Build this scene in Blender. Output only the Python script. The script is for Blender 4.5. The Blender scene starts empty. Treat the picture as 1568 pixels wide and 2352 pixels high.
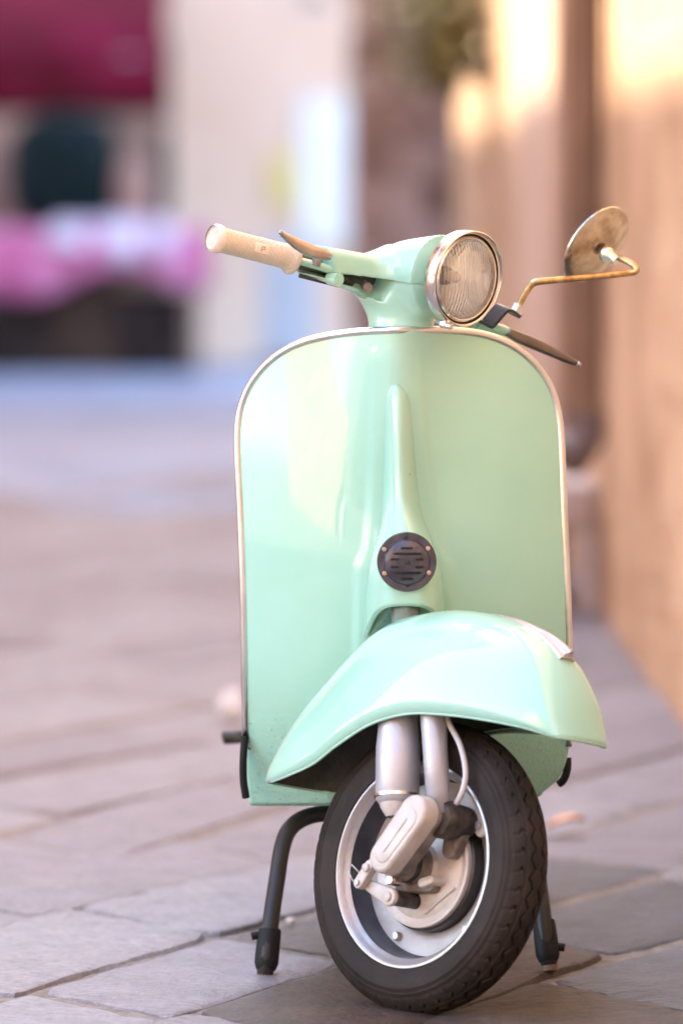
import bpy, bmesh, math, random
import numpy as np
from mathutils import Vector, Matrix, noise as mnoise

random.seed(7)
S = bpy.context.scene
COL = S.collection
R = math.radians

# ------------------------------------------------------------------ camera
CAM = Vector((0.0, 0.0, 1.15))
FPX = 2352 * 200.0 / 36.0            # focal length in pixels of a 1568 x 2352 view
cam_d = bpy.data.cameras.new('camera')
cam = bpy.data.objects.new('camera', cam_d)
COL.objects.link(cam)
cam_d.sensor_fit = 'VERTICAL'
cam_d.sensor_height = 36.0
cam_d.sensor_width = 24.0
cam_d.lens = 200.0
cam_d.clip_start = 0.1
cam_d.clip_end = 800.0
cam.location = CAM
PITCH = math.atan((1176 - 448) / FPX)
YAW = math.atan((784 - 658) / FPX)
cam.rotation_euler = (math.pi / 2 - PITCH, 0, -YAW)
cam_d.dof.use_dof = True
cam_d.dof.focus_distance = 8.2
cam_d.dof.aperture_fstop = 2.5
S.camera = cam

# ------------------------------------------------------------------ sky, sun, exposure
SUN_DIR = Vector((-0.42, 0.62, 0.66)).normalized()
w = bpy.data.worlds.new('World')
S.world = w
w.use_nodes = True
nt = w.node_tree
bg = nt.nodes['Background']
sky = nt.nodes.new('ShaderNodeTexSky')
sky.sky_type = 'NISHITA'
sky.sun_disc = False
sky.sun_elevation = math.asin(SUN_DIR.z)
sky.sun_rotation = math.atan2(SUN_DIR.x, SUN_DIR.y)
sky.air_density = 1.0
sky.dust_density = 1.2
sky.ozone_density = 0.6
nt.links.new(sky.outputs[0], bg.inputs[0])
bg.inputs[1].default_value = 0.15
sl = bpy.data.lights.new('sun', 'SUN')
sun = bpy.data.objects.new('sun', sl)
COL.objects.link(sun)
sl.energy = 2.0
sl.angle = R(0.6)
sl.color = (1.0, 0.83, 0.62)
sun.rotation_euler = SUN_DIR.to_track_quat('Z', 'Y').to_euler()
sun.location = (-6, 6, 12)
S.view_settings.view_transform = 'Standard'
S.view_settings.look = 'None'
S.view_settings.exposure = 3.28
S.view_settings.gamma = 1.0
S.view_settings.use_curve_mapping = False
S.render.engine = 'CYCLES'
S.cycles.use_denoising = True
S.cycles.max_bounces = 10
S.cycles.diffuse_bounces = 5
S.cycles.glossy_bounces = 5
S.cycles.transparent_max_bounces = 12
S.cycles.sample_clamp_indirect = 8.0

# ------------------------------------------------------------------ helpers
CR = cam.rotation_euler.to_matrix()


def P(x, y, Y):
    """point of the street at distance Y that stands at (x, y) of a 1568 x 2352 view"""
    d = CR @ Vector(((x - 784) / FPX, -(y - 1176) / FPX, -1.0))
    return CAM + d * ((Y - CAM.y) / d.y)


def PX(x, Y):
    return P(x, 448, Y).x


def PZ(y, Y):
    return P(658, y, Y).z


def G(x, y):
    d = CR @ Vector(((x - 784) / FPX, -(y - 1176) / FPX, -1.0))
    return CAM + d * (-CAM.z / d.z)


def root_of(o):
    while o.parent is not None:
        o = o.parent
    return o


def mesh_obj(name, verts, faces, mat, parent=None, smooth=True, sharp=35, mods=()):
    me = bpy.data.meshes.new(name)
    base = root_of(parent).location if parent is not None else Vector((0, 0, 0))
    me.from_pydata([(v[0] - base.x, v[1] - base.y, v[2] - base.z) for v in verts], [], faces)
    me.validate()
    if smooth:
        me.polygons.foreach_set('use_smooth', [True] * len(me.polygons))
        if sharp:
            me.set_sharp_from_angle(angle=R(sharp))
    me.materials.append(mat)
    o = bpy.data.objects.new(name, me)
    COL.objects.link(o)
    o.parent = parent
    for m in mods:
        if m[0] == 'bevel':
            b = o.modifiers.new('bevel', 'BEVEL')
            b.width = m[1]
            b.segments = m[2]
            b.limit_method = 'ANGLE'
            b.angle_limit = R(40)
        elif m[0] == 'solid':
            b = o.modifiers.new('solid', 'SOLIDIFY')
            b.thickness = m[1]
            b.offset = m[2]
        elif m[0] == 'sub':
            b = o.modifiers.new('sub', 'SUBSURF')
            b.levels = m[1]
            b.render_levels = m[1]
    return o


def empty(name, loc, label=None, cat=None, group=None, kind=None):
    o = bpy.data.objects.new(name, None)
    o.location = loc
    o.empty_display_size = 0.1
    COL.objects.link(o)
    tag(o, label, cat, group, kind)
    return o


def tag(o, label=None, cat=None, group=None, kind=None):
    if label:
        o['label'] = label
    if cat:
        o['category'] = cat
    if group:
        o['group'] = group
    if kind:
        o['kind'] = kind
    return o


def V(*a):
    return Vector(a)


def frame(d):
    d = d.normalized()
    a = V(0, 0, 1) if abs(d.z) < 0.9 else V(1, 0, 0)
    x = d.cross(a).normalized()
    return x, d.cross(x).normalized(), d


def catmull(pts, n):
    pts = [np.array(p, float) for p in pts]
    out = []
    m = len(pts) - 1
    for i in range(n):
        t = i / (n - 1) * m
        k = min(int(t), m - 1)
        f = t - k
        p0 = pts[max(k - 1, 0)]
        p1 = pts[k]
        p2 = pts[k + 1]
        p3 = pts[min(k + 2, m)]
        out.append(0.5 * ((2 * p1) + (p2 - p0) * f + (2 * p0 - 5 * p1 + 4 * p2 - p3) * f * f
                          + (3 * p1 - p0 - 3 * p2 + p3) * f ** 3))
    return out


def lerp_tab(tab, x):
    """tab: sorted rows (x, v1, v2 ...)"""
    if x <= tab[0][0]:
        return np.array(tab[0][1:], float)
    for a, b in zip(tab, tab[1:]):
        if x <= b[0]:
            f = (x - a[0]) / (b[0] - a[0])
            return np.array(a[1:], float) * (1 - f) + np.array(b[1:], float) * f
    return np.array(tab[-1][1:], float)


def tube_vf(pts, rad, seg=12, flat=1.0, caps=True):
    pts = [Vector(p) for p in pts]
    n = len(pts)
    if not hasattr(rad, '__len__'):
        rad = [rad] * n
    T = []
    for i in range(n):
        a = pts[max(i - 1, 0)]
        b = pts[min(i + 1, n - 1)]
        T.append((b - a).normalized())
    x, y, _ = frame(T[0])
    vs, fs = [], []
    for i in range(n):
        x = (x - T[i] * x.dot(T[i])).normalized()
        y = T[i].cross(x)
        for k in range(seg):
            a = 2 * math.pi * k / seg
            vs.append(pts[i] + x * (math.cos(a) * rad[i]) + y * (math.sin(a) * rad[i] * flat))
    for i in range(n - 1):
        for k in range(seg):
            k2 = (k + 1) % seg
            fs.append((i * seg + k, i * seg + k2, (i + 1) * seg + k2, (i + 1) * seg + k))
    if caps:
        fs.append(tuple(range(seg - 1, -1, -1)))
        fs.append(tuple((n - 1) * seg + k for k in range(seg)))
    return vs, fs


def tube(name, pts, rad, mat, parent, seg=12, flat=1.0, sharp=45):
    vs, fs = tube_vf(pts, rad, seg, flat)
    return mesh_obj(name, vs, fs, mat, parent, sharp=sharp)


def lathe_vf(prof, o, ax, seg=48, ref=None, closed=False):
    """prof: list of (r, h) along ax from o"""
    x, y, d = frame(ax)
    vs, fs = [], []
    n = len(prof)
    for (r, h) in prof:
        for k in range(seg):
            a = 2 * math.pi * k / seg
            vs.append(o + x * (math.cos(a) * r) + y * (math.sin(a) * r) + d * h)
    m = n if closed else n - 1
    for i in range(m):
        j = (i + 1) % n
        for k in range(seg):
            k2 = (k + 1) % seg
            fs.append((i * seg + k, i * seg + k2, j * seg + k2, j * seg + k))
    return vs, fs


def lathe(name, prof, o, ax, mat, parent, seg=48, closed=False, sharp=35):
    vs, fs = lathe_vf(prof, o, ax, seg, closed=closed)
    return mesh_obj(name, vs, fs, mat, parent, sharp=sharp)


def box_vf(c, hx, hy, hz):
    """centre and three half-axis vectors"""
    vs = [c + hx * i + hy * j + hz * k for i in (-1, 1) for j in (-1, 1) for k in (-1, 1)]
    fs = [(0, 1, 3, 2), (4, 6, 7, 5), (0, 4, 5, 1), (2, 3, 7, 6), (0, 2, 6, 4), (1, 5, 7, 3)]
    return vs, fs


def box(name, lo, hi, mat, parent=None, bevel=0.0, smooth=False):
    c = (Vector(lo) + Vector(hi)) / 2
    h = (Vector(hi) - Vector(lo)) / 2
    vs, fs = box_vf(c, V(h.x, 0, 0), V(0, h.y, 0), V(0, 0, h.z))
    return mesh_obj(name, vs, fs, mat, parent, smooth=bevel > 0, sharp=60,
                    mods=[('bevel', bevel, 2)] if bevel else ())


def grid_faces(nr, nc, off=0, wrap=False):
    fs = []
    for i in range(nr - 1):
        for j in range(nc if wrap else nc - 1):
            j2 = (j + 1) % nc
            fs.append((off + i * nc + j, off + i * nc + j2, off + (i + 1) * nc + j2, off + (i + 1) * nc + j))
    return fs


def prism_vf(outline, depth):
    """outline: closed list of points, depth: extrusion vector"""
    n = len(outline)
    vs = [Vector(p) for p in outline] + [Vector(p) + depth for p in outline]
    fs = [tuple(range(n)), tuple(range(2 * n - 1, n - 1, -1))]
    for i in range(n):
        j = (i + 1) % n
        fs.append((i, i + n, j + n, j))
    return vs, fs


def join_vf(*parts):
    vs, fs = [], []
    for v, f in parts:
        o = len(vs)
        vs += list(v)
        fs += [tuple(i + o for i in ff) for ff in f]
    return vs, fs


def surface_nets(F, org, h):
    s = F < 0
    nx, ny, nz = F.shape
    acc = np.zeros((nx - 1, ny - 1, nz - 1, 3))
    cnt = np.zeros((nx - 1, ny - 1, nz - 1))
    cs = [(i, j, k) for i in (0, 1) for j in (0, 1) for k in (0, 1)]

    def sl_(c):
        return F[c[0]:nx - 1 + c[0], c[1]:ny - 1 + c[1], c[2]:nz - 1 + c[2]]
    for a in cs:
        for ax in range(3):
            if a[ax]:
                continue
            b = list(a)
            b[ax] = 1
            f0, f1 = sl_(a), sl_(b)
            m = (f0 < 0) != (f1 < 0)
            d = np.where(m, f0 - f1, 1.0)
            t = np.where(m, f0 / d, 0)
            for q in range(3):
                acc[..., q] += np.where(m, a[q] + (t if q == ax else 0), 0)
            cnt += m
    act = cnt > 0
    idx = -np.ones(cnt.shape, int)
    ii = np.argwhere(act)
    idx[act] = np.arange(len(ii))
    verts = (acc[act] / cnt[act][:, None] + ii) * h + np.array(org)
    faces = []
    for ax in range(3):
        o1, o2 = [q for q in range(3) if q != ax]
        sa = [slice(1, -1)] * 3
        sb = [slice(1, -1)] * 3
        sa[ax] = slice(0, -1)
        sb[ax] = slice(1, None)
        A, B = s[tuple(sa)], s[tuple(sb)]
        e = np.argwhere(A != B)
        if len(e) == 0:
            continue
        inside = A[tuple(e.T)]
        base = e.copy()
        base[:, o1] += 1
        base[:, o2] += 1
        q = []
        for d1, d2 in ((-1, -1), (0, -1), (0, 0), (-1, 0)):
            c = base.copy()
            c[:, o1] += d1
            c[:, o2] += d2
            q.append(idx[tuple(c.T)])
        q = np.stack(q, 1)
        flip = inside ^ (ax == 1)
        q = np.where(flip[:, None], q, q[:, ::-1])
        faces += [tuple(int(v) for v in r) for r in q if min(r) >= 0]
    return verts, faces


def smin(a, b, k):
    h = np.clip(0.5 + 0.5 * (b - a) / k, 0, 1)
    return b * (1 - h) + a * h - k * h * (1 - h)


# ------------------------------------------------------------------ materials
def mat(name, col, rough=0.5, metal=0.0, coat=0.0, spec=0.5, bump=0.0, bscale=60.0, var=0.0, vscale=8.0,
        col2=None, detail=6.0, stretch=None):
    m = bpy.data.materials.new(name)
    m.use_nodes = True
    n = m.node_tree.nodes
    L = m.node_tree.links
    b = n['Principled BSDF']
    b.inputs['Base Color'].default_value = (*col, 1)
    b.inputs['Roughness'].default_value = rough
    b.inputs['Metallic'].default_value = metal
    b.inputs['Coat Weight'].default_value = coat
    b.inputs['Coat Roughness'].default_value = 0.04
    b.inputs['Specular IOR Level'].default_value = spec
    tc = n.new('ShaderNodeTexCoord')
    src = tc.outputs['Object']
    if stretch:
        mp = n.new('ShaderNodeMapping')
        mp.inputs['Scale'].default_value = stretch
        L.new(src, mp.inputs[0])
        src = mp.outputs[0]
    if var or col2:
        t = n.new('ShaderNodeTexNoise')
        t.inputs['Scale'].default_value = vscale
        t.inputs['Detail'].default_value = detail
        L.new(src, t.inputs['Vector'])
        cr = n.new('ShaderNodeValToRGB')
        c2 = col2 if col2 else tuple(c * (1 - var) for c in col)
        c1 = col if col2 else tuple(min(1, c * (1 + var)) for c in col)
        cr.color_ramp.elements[0].position = 0.36
        cr.color_ramp.elements[1].position = 0.64
        cr.color_ramp.elements[0].color = (*c2, 1)
        cr.color_ramp.elements[1].color = (*c1, 1)
        L.new(t.outputs[0], cr.inputs[0])
        L.new(cr.outputs[0], b.inputs['Base Color'])
    if bump:
        t2 = n.new('ShaderNodeTexNoise')
        t2.inputs['Scale'].default_value = bscale
        t2.inputs['Detail'].default_value = 8
        L.new(src, t2.inputs['Vector'])
        bp = n.new('ShaderNodeBump')
        bp.inputs['Strength'].default_value = 1.0
        bp.inputs['Distance'].default_value = bump
        L.new(t2.outputs[0], bp.inputs['Height'])
        L.new(bp.outputs[0], b.inputs['Normal'])
    return m


def nodes_of(m):
    return m.node_tree.nodes, m.node_tree.links, m.node_tree.nodes['Principled BSDF']


# mint paint with faint unevenness, small chips and a pitted zone low on the shield
M = {}
MINT = (0.36, 0.615, 0.47)


def paint(name, pitted):
    m = bpy.data.materials.new(name)
    m.use_nodes = True
    n, L, b = nodes_of(m)
    b.inputs['Roughness'].default_value = 0.28
    b.inputs['Coat Weight'].default_value = 1.0
    b.inputs['Coat IOR'].default_value = 1.6
    b.inputs['Coat Roughness'].default_value = 0.015
    b.inputs['Specular IOR Level'].default_value = 0.25
    tc = n.new('ShaderNodeTexCoord')
    big = n.new('ShaderNodeTexNoise')
    big.inputs['Scale'].default_value = 5
    big.inputs['Detail'].default_value = 5
    L.new(tc.outputs['Object'], big.inputs['Vector'])
    cr = n.new('ShaderNodeValToRGB')
    cr.color_ramp.elements[0].position = 0.3
    cr.color_ramp.elements[1].position = 0.7
    cr.color_ramp.elements[0].color = (MINT[0] * 0.93, MINT[1] * 0.965, MINT[2] * 0.95, 1)
    cr.color_ramp.elements[1].color = (MINT[0] * 1.05, MINT[1] * 1.02, MINT[2] * 1.03, 1)
    L.new(big.outputs[0], cr.inputs[0])
    col = cr.outputs[0]
    # tiny dark chips
    vo = n.new('ShaderNodeTexVoronoi')
    vo.inputs['Scale'].default_value = 21
    L.new(tc.outputs['Object'], vo.inputs['Vector'])
    lt = n.new('ShaderNodeMath')
    lt.operation = 'LESS_THAN'
    lt.inputs[1].default_value = 0.03
    L.new(vo.outputs['Distance'], lt.inputs[0])
    sel = n.new('ShaderNodeMath')
    sel.operation = 'GREATER_THAN'
    sel.inputs[1].default_value = 0.7
    sep = n.new('ShaderNodeSeparateColor')
    L.new(vo.outputs['Color'], sep.inputs[0])
    L.new(sep.outputs[0], sel.inputs[0])
    mu = n.new('ShaderNodeMath')
    mu.operation = 'MULTIPLY'
    L.new(lt.outputs[0], mu.inputs[0])
    L.new(sel.outputs[0], mu.inputs[1])
    mx = n.new('ShaderNodeMixRGB')
    mx.inputs[2].default_value = (0.06, 0.07, 0.05, 1)
    L.new(mu.outputs[0], mx.inputs[0])
    L.new(col, mx.inputs[1])
    col = mx.outputs[0]
    bump_h = n.new('ShaderNodeTexNoise')
    bump_h.inputs['Scale'].default_value = 14
    bump_h.inputs['Detail'].default_value = 1
    L.new(tc.outputs['Object'], bump_h.inputs['Vector'])
    bp = n.new('ShaderNodeBump')
    bp.inputs['Distance'].default_value = 0.0012
    bp.inputs['Strength'].default_value = 0.5
    L.new(bump_h.outputs[0], bp.inputs['Height'])
    last = bp.outputs[0]
    if pitted:
        xyz = n.new('ShaderNodeSeparateXYZ')
        L.new(tc.outputs['Object'], xyz.inputs[0])
        wob = n.new('ShaderNodeMath')
        wob.operation = 'MULTIPLY_ADD'
        wob.inputs[1].default_value = 0.05
        L.new(big.outputs[0], wob.inputs[0])
        L.new(xyz.outputs[2], wob.inputs[2])
        mr = n.new('ShaderNodeMapRange')
        mr.inputs[1].default_value = 0.415
        mr.inputs[2].default_value = 0.395
        L.new(wob.outputs[0], mr.inputs[0])
        fine = n.new('ShaderNodeTexNoise')
        fine.inputs['Scale'].default_value = 160
        fine.inputs['Detail'].default_value = 6
        L.new(tc.outputs['Object'], fine.inputs['Vector'])
        h2 = n.new('ShaderNodeMath')
        h2.operation = 'MULTIPLY'
        L.new(fine.outputs[0], h2.inputs[0])
        L.new(mr.outputs[0], h2.inputs[1])
        bp2 = n.new('ShaderNodeBump')
        bp2.inputs['Distance'].default_value = 0.0014
        L.new(h2.outputs[0], bp2.inputs['Height'])
        L.new(last, bp2.inputs['Normal'])
        last = bp2.outputs[0]
        rg = n.new('ShaderNodeMapRange')
        rg.inputs[3].default_value = 0.22
        rg.inputs[4].default_value = 0.45
        L.new(mr.outputs[0], rg.inputs[0])
        L.new(rg.outputs[0], b.inputs['Roughness'])
        ct = n.new('ShaderNodeMapRange')
        ct.inputs[3].default_value = 1.0
        ct.inputs[4].default_value = 0.05
        L.new(mr.outputs[0], ct.inputs[0])
        L.new(ct.outputs[0], b.inputs['Coat Weight'])
        # grime speckles in the pits
        gs = n.new('ShaderNodeMapRange')
        gs.inputs[1].default_value = 0.60
        gs.inputs[2].default_value = 0.85
        L.new(fine.outputs[0], gs.inputs[0])
        gm = n.new('ShaderNodeMath')
        gm.operation = 'MULTIPLY'
        L.new(gs.outputs[0], gm.inputs[0])
        L.new(mr.outputs[0], gm.inputs[1])
        mx2 = n.new('ShaderNodeMixRGB')
        mx2.inputs[2].default_value = (0.16, 0.19, 0.12, 1)
        L.new(gm.outputs[0], mx2.inputs[0])
        L.new(col, mx2.inputs[1])
        col = mx2.outputs[0]
    L.new(col, b.inputs['Base Color'])
    L.new(last, b.inputs['Normal'])
    return m


M['paint'] = paint('mint_paint', False)
M['paint_pit'] = paint('mint_paint_pitted', True)
M['chrome'] = mat('worn_chrome', (0.78, 0.74, 0.70), 0.2, 1.0, bump=0.0006, bscale=90, col2=(0.68, 0.62, 0.56), vscale=30)
M['alu'] = mat('aluminium_trim', (0.80, 0.76, 0.74), 0.28, 1.0, bump=0.0005, bscale=60, col2=(0.70, 0.63, 0.60), vscale=12)
M['silver'] = mat('silver_paint', (0.46, 0.44, 0.45), 0.38, 0.35, bump=0.0006, bscale=120, var=0.06, vscale=20)
M['castwhite'] = mat('pale_cast_alloy', (0.60, 0.53, 0.47), 0.5, 0.15, bump=0.001, bscale=140, col2=(0.50, 0.42, 0.36), vscale=26)
M['castdark'] = mat('greasy_cast_alloy', (0.12, 0.095, 0.075), 0.5, 0.4, bump=0.0015, bscale=90, col2=(0.03, 0.026, 0.022), vscale=45)
M['castgrey'] = mat('dusty_cast_alloy', (0.34, 0.285, 0.24), 0.55, 0.3, bump=0.0012, bscale=110, col2=(0.15, 0.12, 0.10), vscale=35)
M['rim'] = mat('wheel_silver', (0.55, 0.51, 0.49), 0.38, 0.65, bump=0.0006, bscale=120, col2=(0.50, 0.44, 0.41), vscale=25)
M['darksteel'] = mat('dark_lever_steel', (0.20, 0.165, 0.145), 0.28, 1.0, bump=0.0006, bscale=60, var=0.15, vscale=30)
M['rimdisc'] = mat('wheel_disc_paint', (0.40, 0.36, 0.34), 0.45, 0.25, bump=0.0008, bscale=110, col2=(0.32, 0.275, 0.25), vscale=22)
M['rimdark'] = mat('wheel_barrel_grey', (0.13, 0.13, 0.145), 0.35, 0.5, bump=0.0006, bscale=120, col2=(0.09, 0.088, 0.10), vscale=25)  # shade inside the rim put into the barrel's colour
M['steel'] = mat('dull_steel', (0.46, 0.41, 0.38), 0.26, 1.0, bump=0.0007, bscale=60, col2=(0.34, 0.30, 0.27), vscale=30)
M['mirror_metal'] = mat('tarnished_chrome', (0.60, 0.51, 0.40), 0.24, 1.0, bump=0.0012, bscale=70, col2=(0.38, 0.29, 0.20), vscale=44)
M['stem_metal'] = mat('rusty_stem', (0.60, 0.42, 0.20), 0.30, 1.0, bump=0.0012, bscale=120, col2=(0.34, 0.19, 0.07), vscale=60)
M['glassmirror'] = mat('mirror_glass', (0.9, 0.9, 0.9), 0.02, 1.0)
M['black'] = mat('black_metal', (0.022, 0.020, 0.022), 0.34, 0.0, bump=0.0006, bscale=80, var=0.3, vscale=30)
M['horn'] = mat('horn_enamel', (0.075, 0.068, 0.080), 0.27, 0.4, bump=0.0005, bscale=150, var=0.25, vscale=40)
M['slot'] = mat('horn_slot', (0.003, 0.003, 0.003), 0.8)
M['brass'] = mat('copper_screw', (0.60, 0.46, 0.39), 0.3, 1.0)
M['rubber'] = mat('tyre_rubber', (0.021, 0.0150, 0.0115), 0.7, 0.0, spec=0.22, bump=0.0008, bscale=160, col2=(0.036, 0.025, 0.019), vscale=14)
M['blackrubber'] = mat('black_rubber', (0.012, 0.011, 0.011), 0.6, spec=0.25, bump=0.0008, bscale=80)
M['standtube'] = mat('black_stand_paint', (0.034, 0.027, 0.021), 0.4, 0.0, spec=0.3, bump=0.001, bscale=70, col2=(0.026, 0.024, 0.023), vscale=25)
M['under'] = mat('undersealed_metal', (0.045, 0.042, 0.034), 0.7, bump=0.003, bscale=60, col2=(0.09, 0.09, 0.06), vscale=18)
M['column'] = mat('grey_green_column', (0.20, 0.25, 0.19), 0.5, bump=0.001, bscale=80, col2=(0.10, 0.12, 0.09), vscale=30)
M['cable'] = mat('grey_cable_sheath', (0.55, 0.50, 0.47), 0.45)
M['seat'] = mat('dark_seat_vinyl', (0.03, 0.022, 0.018), 0.5, bump=0.001, bscale=90)
M['reflector'] = mat('headlight_reflector', (0.96, 0.92, 0.86), 0.22, 0.12)
M['bulb'] = mat('bulb_amber', (0.42, 0.25, 0.10), 0.3, 0.6)
M['crest'] = mat('pale_crest_metal', (0.52, 0.42, 0.38), 0.35, 0.5, bump=0.0004, bscale=100)
M['redlens'] = mat('tail_lens', (0.4, 0.02, 0.02), 0.1)

# grip rubber with fine knurling
m = mat('cream_rubber', (0.68, 0.57, 0.44), 0.5, var=0.05, vscale=25)
n, L, b = nodes_of(m)
tc = n.new('ShaderNodeTexCoord')
mp = n.new('ShaderNodeMapping')
mp.inputs['Rotation'].default_value = (0, R(14), R(32))
L.new(tc.outputs['Object'], mp.inputs[0])
ck = n.new('ShaderNodeTexVoronoi')
ck.feature = 'F1'
ck.distance = 'CHEBYCHEV'
ck.inputs['Randomness'].default_value = 0.12
ck.inputs['Scale'].default_value = 330
L.new(mp.outputs[0], ck.inputs['Vector'])
bp = n.new('ShaderNodeBump')
bp.inputs['Distance'].default_value = 0.003
bp.inputs['Strength'].default_value = 0.8
L.new(ck.outputs['Distance'], bp.inputs['Height'])
L.new(bp.outputs[0], b.inputs['Normal'])
M['grip'] = m
M['tanmark'] = mat('worn_tan_mark', (0.40, 0.27, 0.18), 0.6)
M['gripplain'] = mat('cream_rubber_smooth', (0.74, 0.62, 0.50), 0.42, var=0.05, vscale=30)

# headlamp lens: clear, fluted
m = bpy.data.materials.new('fluted_glass')
m.use_nodes = True
n, L, b = nodes_of(m)
n.remove(b)
out = n['Material Output']
tr = n.new('ShaderNodeBsdfTransparent')
tr.inputs[0].default_value = (0.98, 0.98, 0.97, 1)
gl = n.new('ShaderNodeBsdfGlossy')
gl.inputs['Roughness'].default_value = 0.05
gl.inputs['Color'].default_value = (1, 1, 1, 1)
fr = n.new('ShaderNodeFresnel')
fr.inputs[0].default_value = 1.55
ad = n.new('ShaderNodeMath')
ad.operation = 'ADD'
ad.inputs[1].default_value = 0.16
ms = n.new('ShaderNodeMixShader')
tc = n.new('ShaderNodeTexCoord')
mp = n.new('ShaderNodeMapping')
mp.inputs['Rotation'].default_value = (0, 0, R(-45))
L.new(tc.outputs['Object'], mp.inputs[0])
wv = n.new('ShaderNodeTexWave')
wv.inputs['Scale'].default_value = 62
wv.inputs['Distortion'].default_value = 0.6
wv.bands_direction = 'X'
L.new(mp.outputs[0], wv.inputs['Vector'])
bp = n.new('ShaderNodeBump')
bp.inputs['Distance'].default_value = 0.0026
L.new(wv.outputs[0], bp.inputs['Height'])
L.new(bp.outputs[0], gl.inputs['Normal'])
L.new(bp.outputs[0], fr.inputs['Normal'])
L.new(fr.outputs[0], ad.inputs[0])
L.new(ad.outputs[0], ms.inputs[0])
L.new(tr.outputs[0], ms.inputs[1])
L.new(gl.outputs[0], ms.inputs[2])
L.new(ms.outputs[0], out.inputs[0])
M['lens'] = m
# fluting also bends what the reflector shows
n, L, b = nodes_of(M['reflector'])
tc = n.new('ShaderNodeTexCoord')
mp = n.new('ShaderNodeMapping')
mp.inputs['Rotation'].default_value = (0, 0, R(-45))
L.new(tc.outputs['Object'], mp.inputs[0])
wv = n.new('ShaderNodeTexWave')
wv.inputs['Scale'].default_value = 46
wv.inputs['Distortion'].default_value = 1.5
L.new(mp.outputs[0], wv.inputs['Vector'])
bp = n.new('ShaderNodeBump')
bp.inputs['Distance'].default_value = 0.0012
L.new(wv.outputs[0], bp.inputs['Height'])
L.new(bp.outputs[0], b.inputs['Normal'])

# street materials
def stone_mat(name, c1, c2, rough, bump, randomise=True, scale=9.0, vr_=(0.82, 1.14)):
    m = bpy.data.materials.new(name)
    m.use_nodes = True
    n, L, b = nodes_of(m)
    tc = n.new('ShaderNodeTexCoord')
    t = n.new('ShaderNodeTexNoise')
    t.inputs['Scale'].default_value = scale
    t.inputs['Detail'].default_value = 9
    t.inputs['Roughness'].default_value = 0.62
    L.new(tc.outputs['Object'], t.inputs['Vector'])
    cr = n.new('ShaderNodeValToRGB')
    cr.color_ramp.elements[0].position = 0.3
    cr.color_ramp.elements[1].position = 0.7
    cr.color_ramp.elements[0].color = (*c2, 1)
    cr.color_ramp.elements[1].color = (*c1, 1)
    L.new(t.outputs[0], cr.inputs[0])
    col = cr.outputs[0]
    if randomise:
        oi = n.new('ShaderNodeObjectInfo')
        hs = n.new('ShaderNodeHueSaturation')
        vr = n.new('ShaderNodeMapRange')
        vr.inputs[3].default_value = vr_[0]
        vr.inputs[4].default_value = vr_[1]
        L.new(oi.outputs['Random'], vr.inputs[0])
        L.new(vr.outputs[0], hs.inputs['Value'])
        sr = n.new('ShaderNodeMapRange')
        sr.inputs[3].default_value = 1.35
        sr.inputs[4].default_value = 0.7
        L.new(oi.outputs['Random'], sr.inputs[0])
        L.new(sr.outputs[0], hs.inputs['Saturation'])
        L.new(col, hs.inputs['Color'])
        col = hs.outputs[0]
    L.new(col, b.inputs['Base Color'])
    b.inputs['Roughness'].default_value = rough
    gt = n.new('ShaderNodeTexNoise')
    gt.inputs['Scale'].default_value = 70
    gt.inputs['Detail'].default_value = 8
    gt.inputs['Roughness'].default_value = 0.7
    L.new(tc.outputs['Object'], gt.inputs['Vector'])
    gr_ = n.new('ShaderNodeMapRange')
    gr_.inputs[1].default_value = 0.3
    gr_.inputs[2].default_value = 0.7
    gr_.inputs[3].default_value = 0.64
    gr_.inputs[4].default_value = 1.28
    L.new(gt.outputs[0], gr_.inputs[0])
    gm_ = n.new('ShaderNodeMixRGB')
    gm_.blend_type = 'MULTIPLY'
    gm_.inputs[0].default_value = 1.0
    L.new(col, gm_.inputs[1])
    L.new(gr_.outputs[0], gm_.inputs[2])
    L.new(gm_.outputs[0], b.inputs['Base Color'])
    f = n.new('ShaderNodeTexNoise')
    f.inputs['Scale'].default_value = 34
    f.inputs['Detail'].default_value = 10
    f.inputs['Roughness'].default_value = 0.68
    L.new(tc.outputs['Object'], f.inputs['Vector'])
    bp = n.new('ShaderNodeBump')
    bp.inputs['Distance'].default_value = bump
    L.new(f.outputs[0], bp.inputs['Height'])
    L.new(bp.outputs[0], b.inputs['Normal'])
    return m


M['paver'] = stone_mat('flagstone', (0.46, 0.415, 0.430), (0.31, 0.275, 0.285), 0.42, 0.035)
M['paver_warm'] = stone_mat('brown_flagstone', (0.15, 0.105, 0.078), (0.065, 0.044, 0.032), 0.5, 0.030)  # warm bounce and scooter shade near the wheel, put into the stone colour
M['paver_slate'] = stone_mat('slate_flagstone', (0.14, 0.130, 0.145), (0.068, 0.062, 0.070), 0.45, 0.030)  # cooler shade at the lower right, put into the stone colour
M['paver_blue'] = stone_mat('blue_grey_flagstone', (0.30, 0.37, 0.53), (0.21, 0.27, 0.40), 0.38, 0.012)  # blue skylight on the far paving, put into the stone colour
M['joint'] = stone_mat('sandy_joint', (0.42, 0.35, 0.29), (0.24, 0.19, 0.155), 0.9, 0.02, False, 25)
M['plaster'] = mat('ochre_plaster', (0.80, 0.54, 0.33), 0.88, bump=0.03, bscale=9, col2=(0.54, 0.325, 0.175), vscale=3.0,
                   detail=10, stretch=(1, 0.38, 0.8))
M['plaster2'] = mat('pale_plaster', (0.76, 0.56, 0.42), 0.85, bump=0.008, bscale=14, col2=(0.62, 0.43, 0.31), vscale=2.2, detail=8)
M['pink'] = mat('pink_plaster', (0.88, 0.64, 0.49), 0.85, bump=0.01, bscale=8, col2=(0.78, 0.50, 0.36), vscale=0.9, detail=8)
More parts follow.
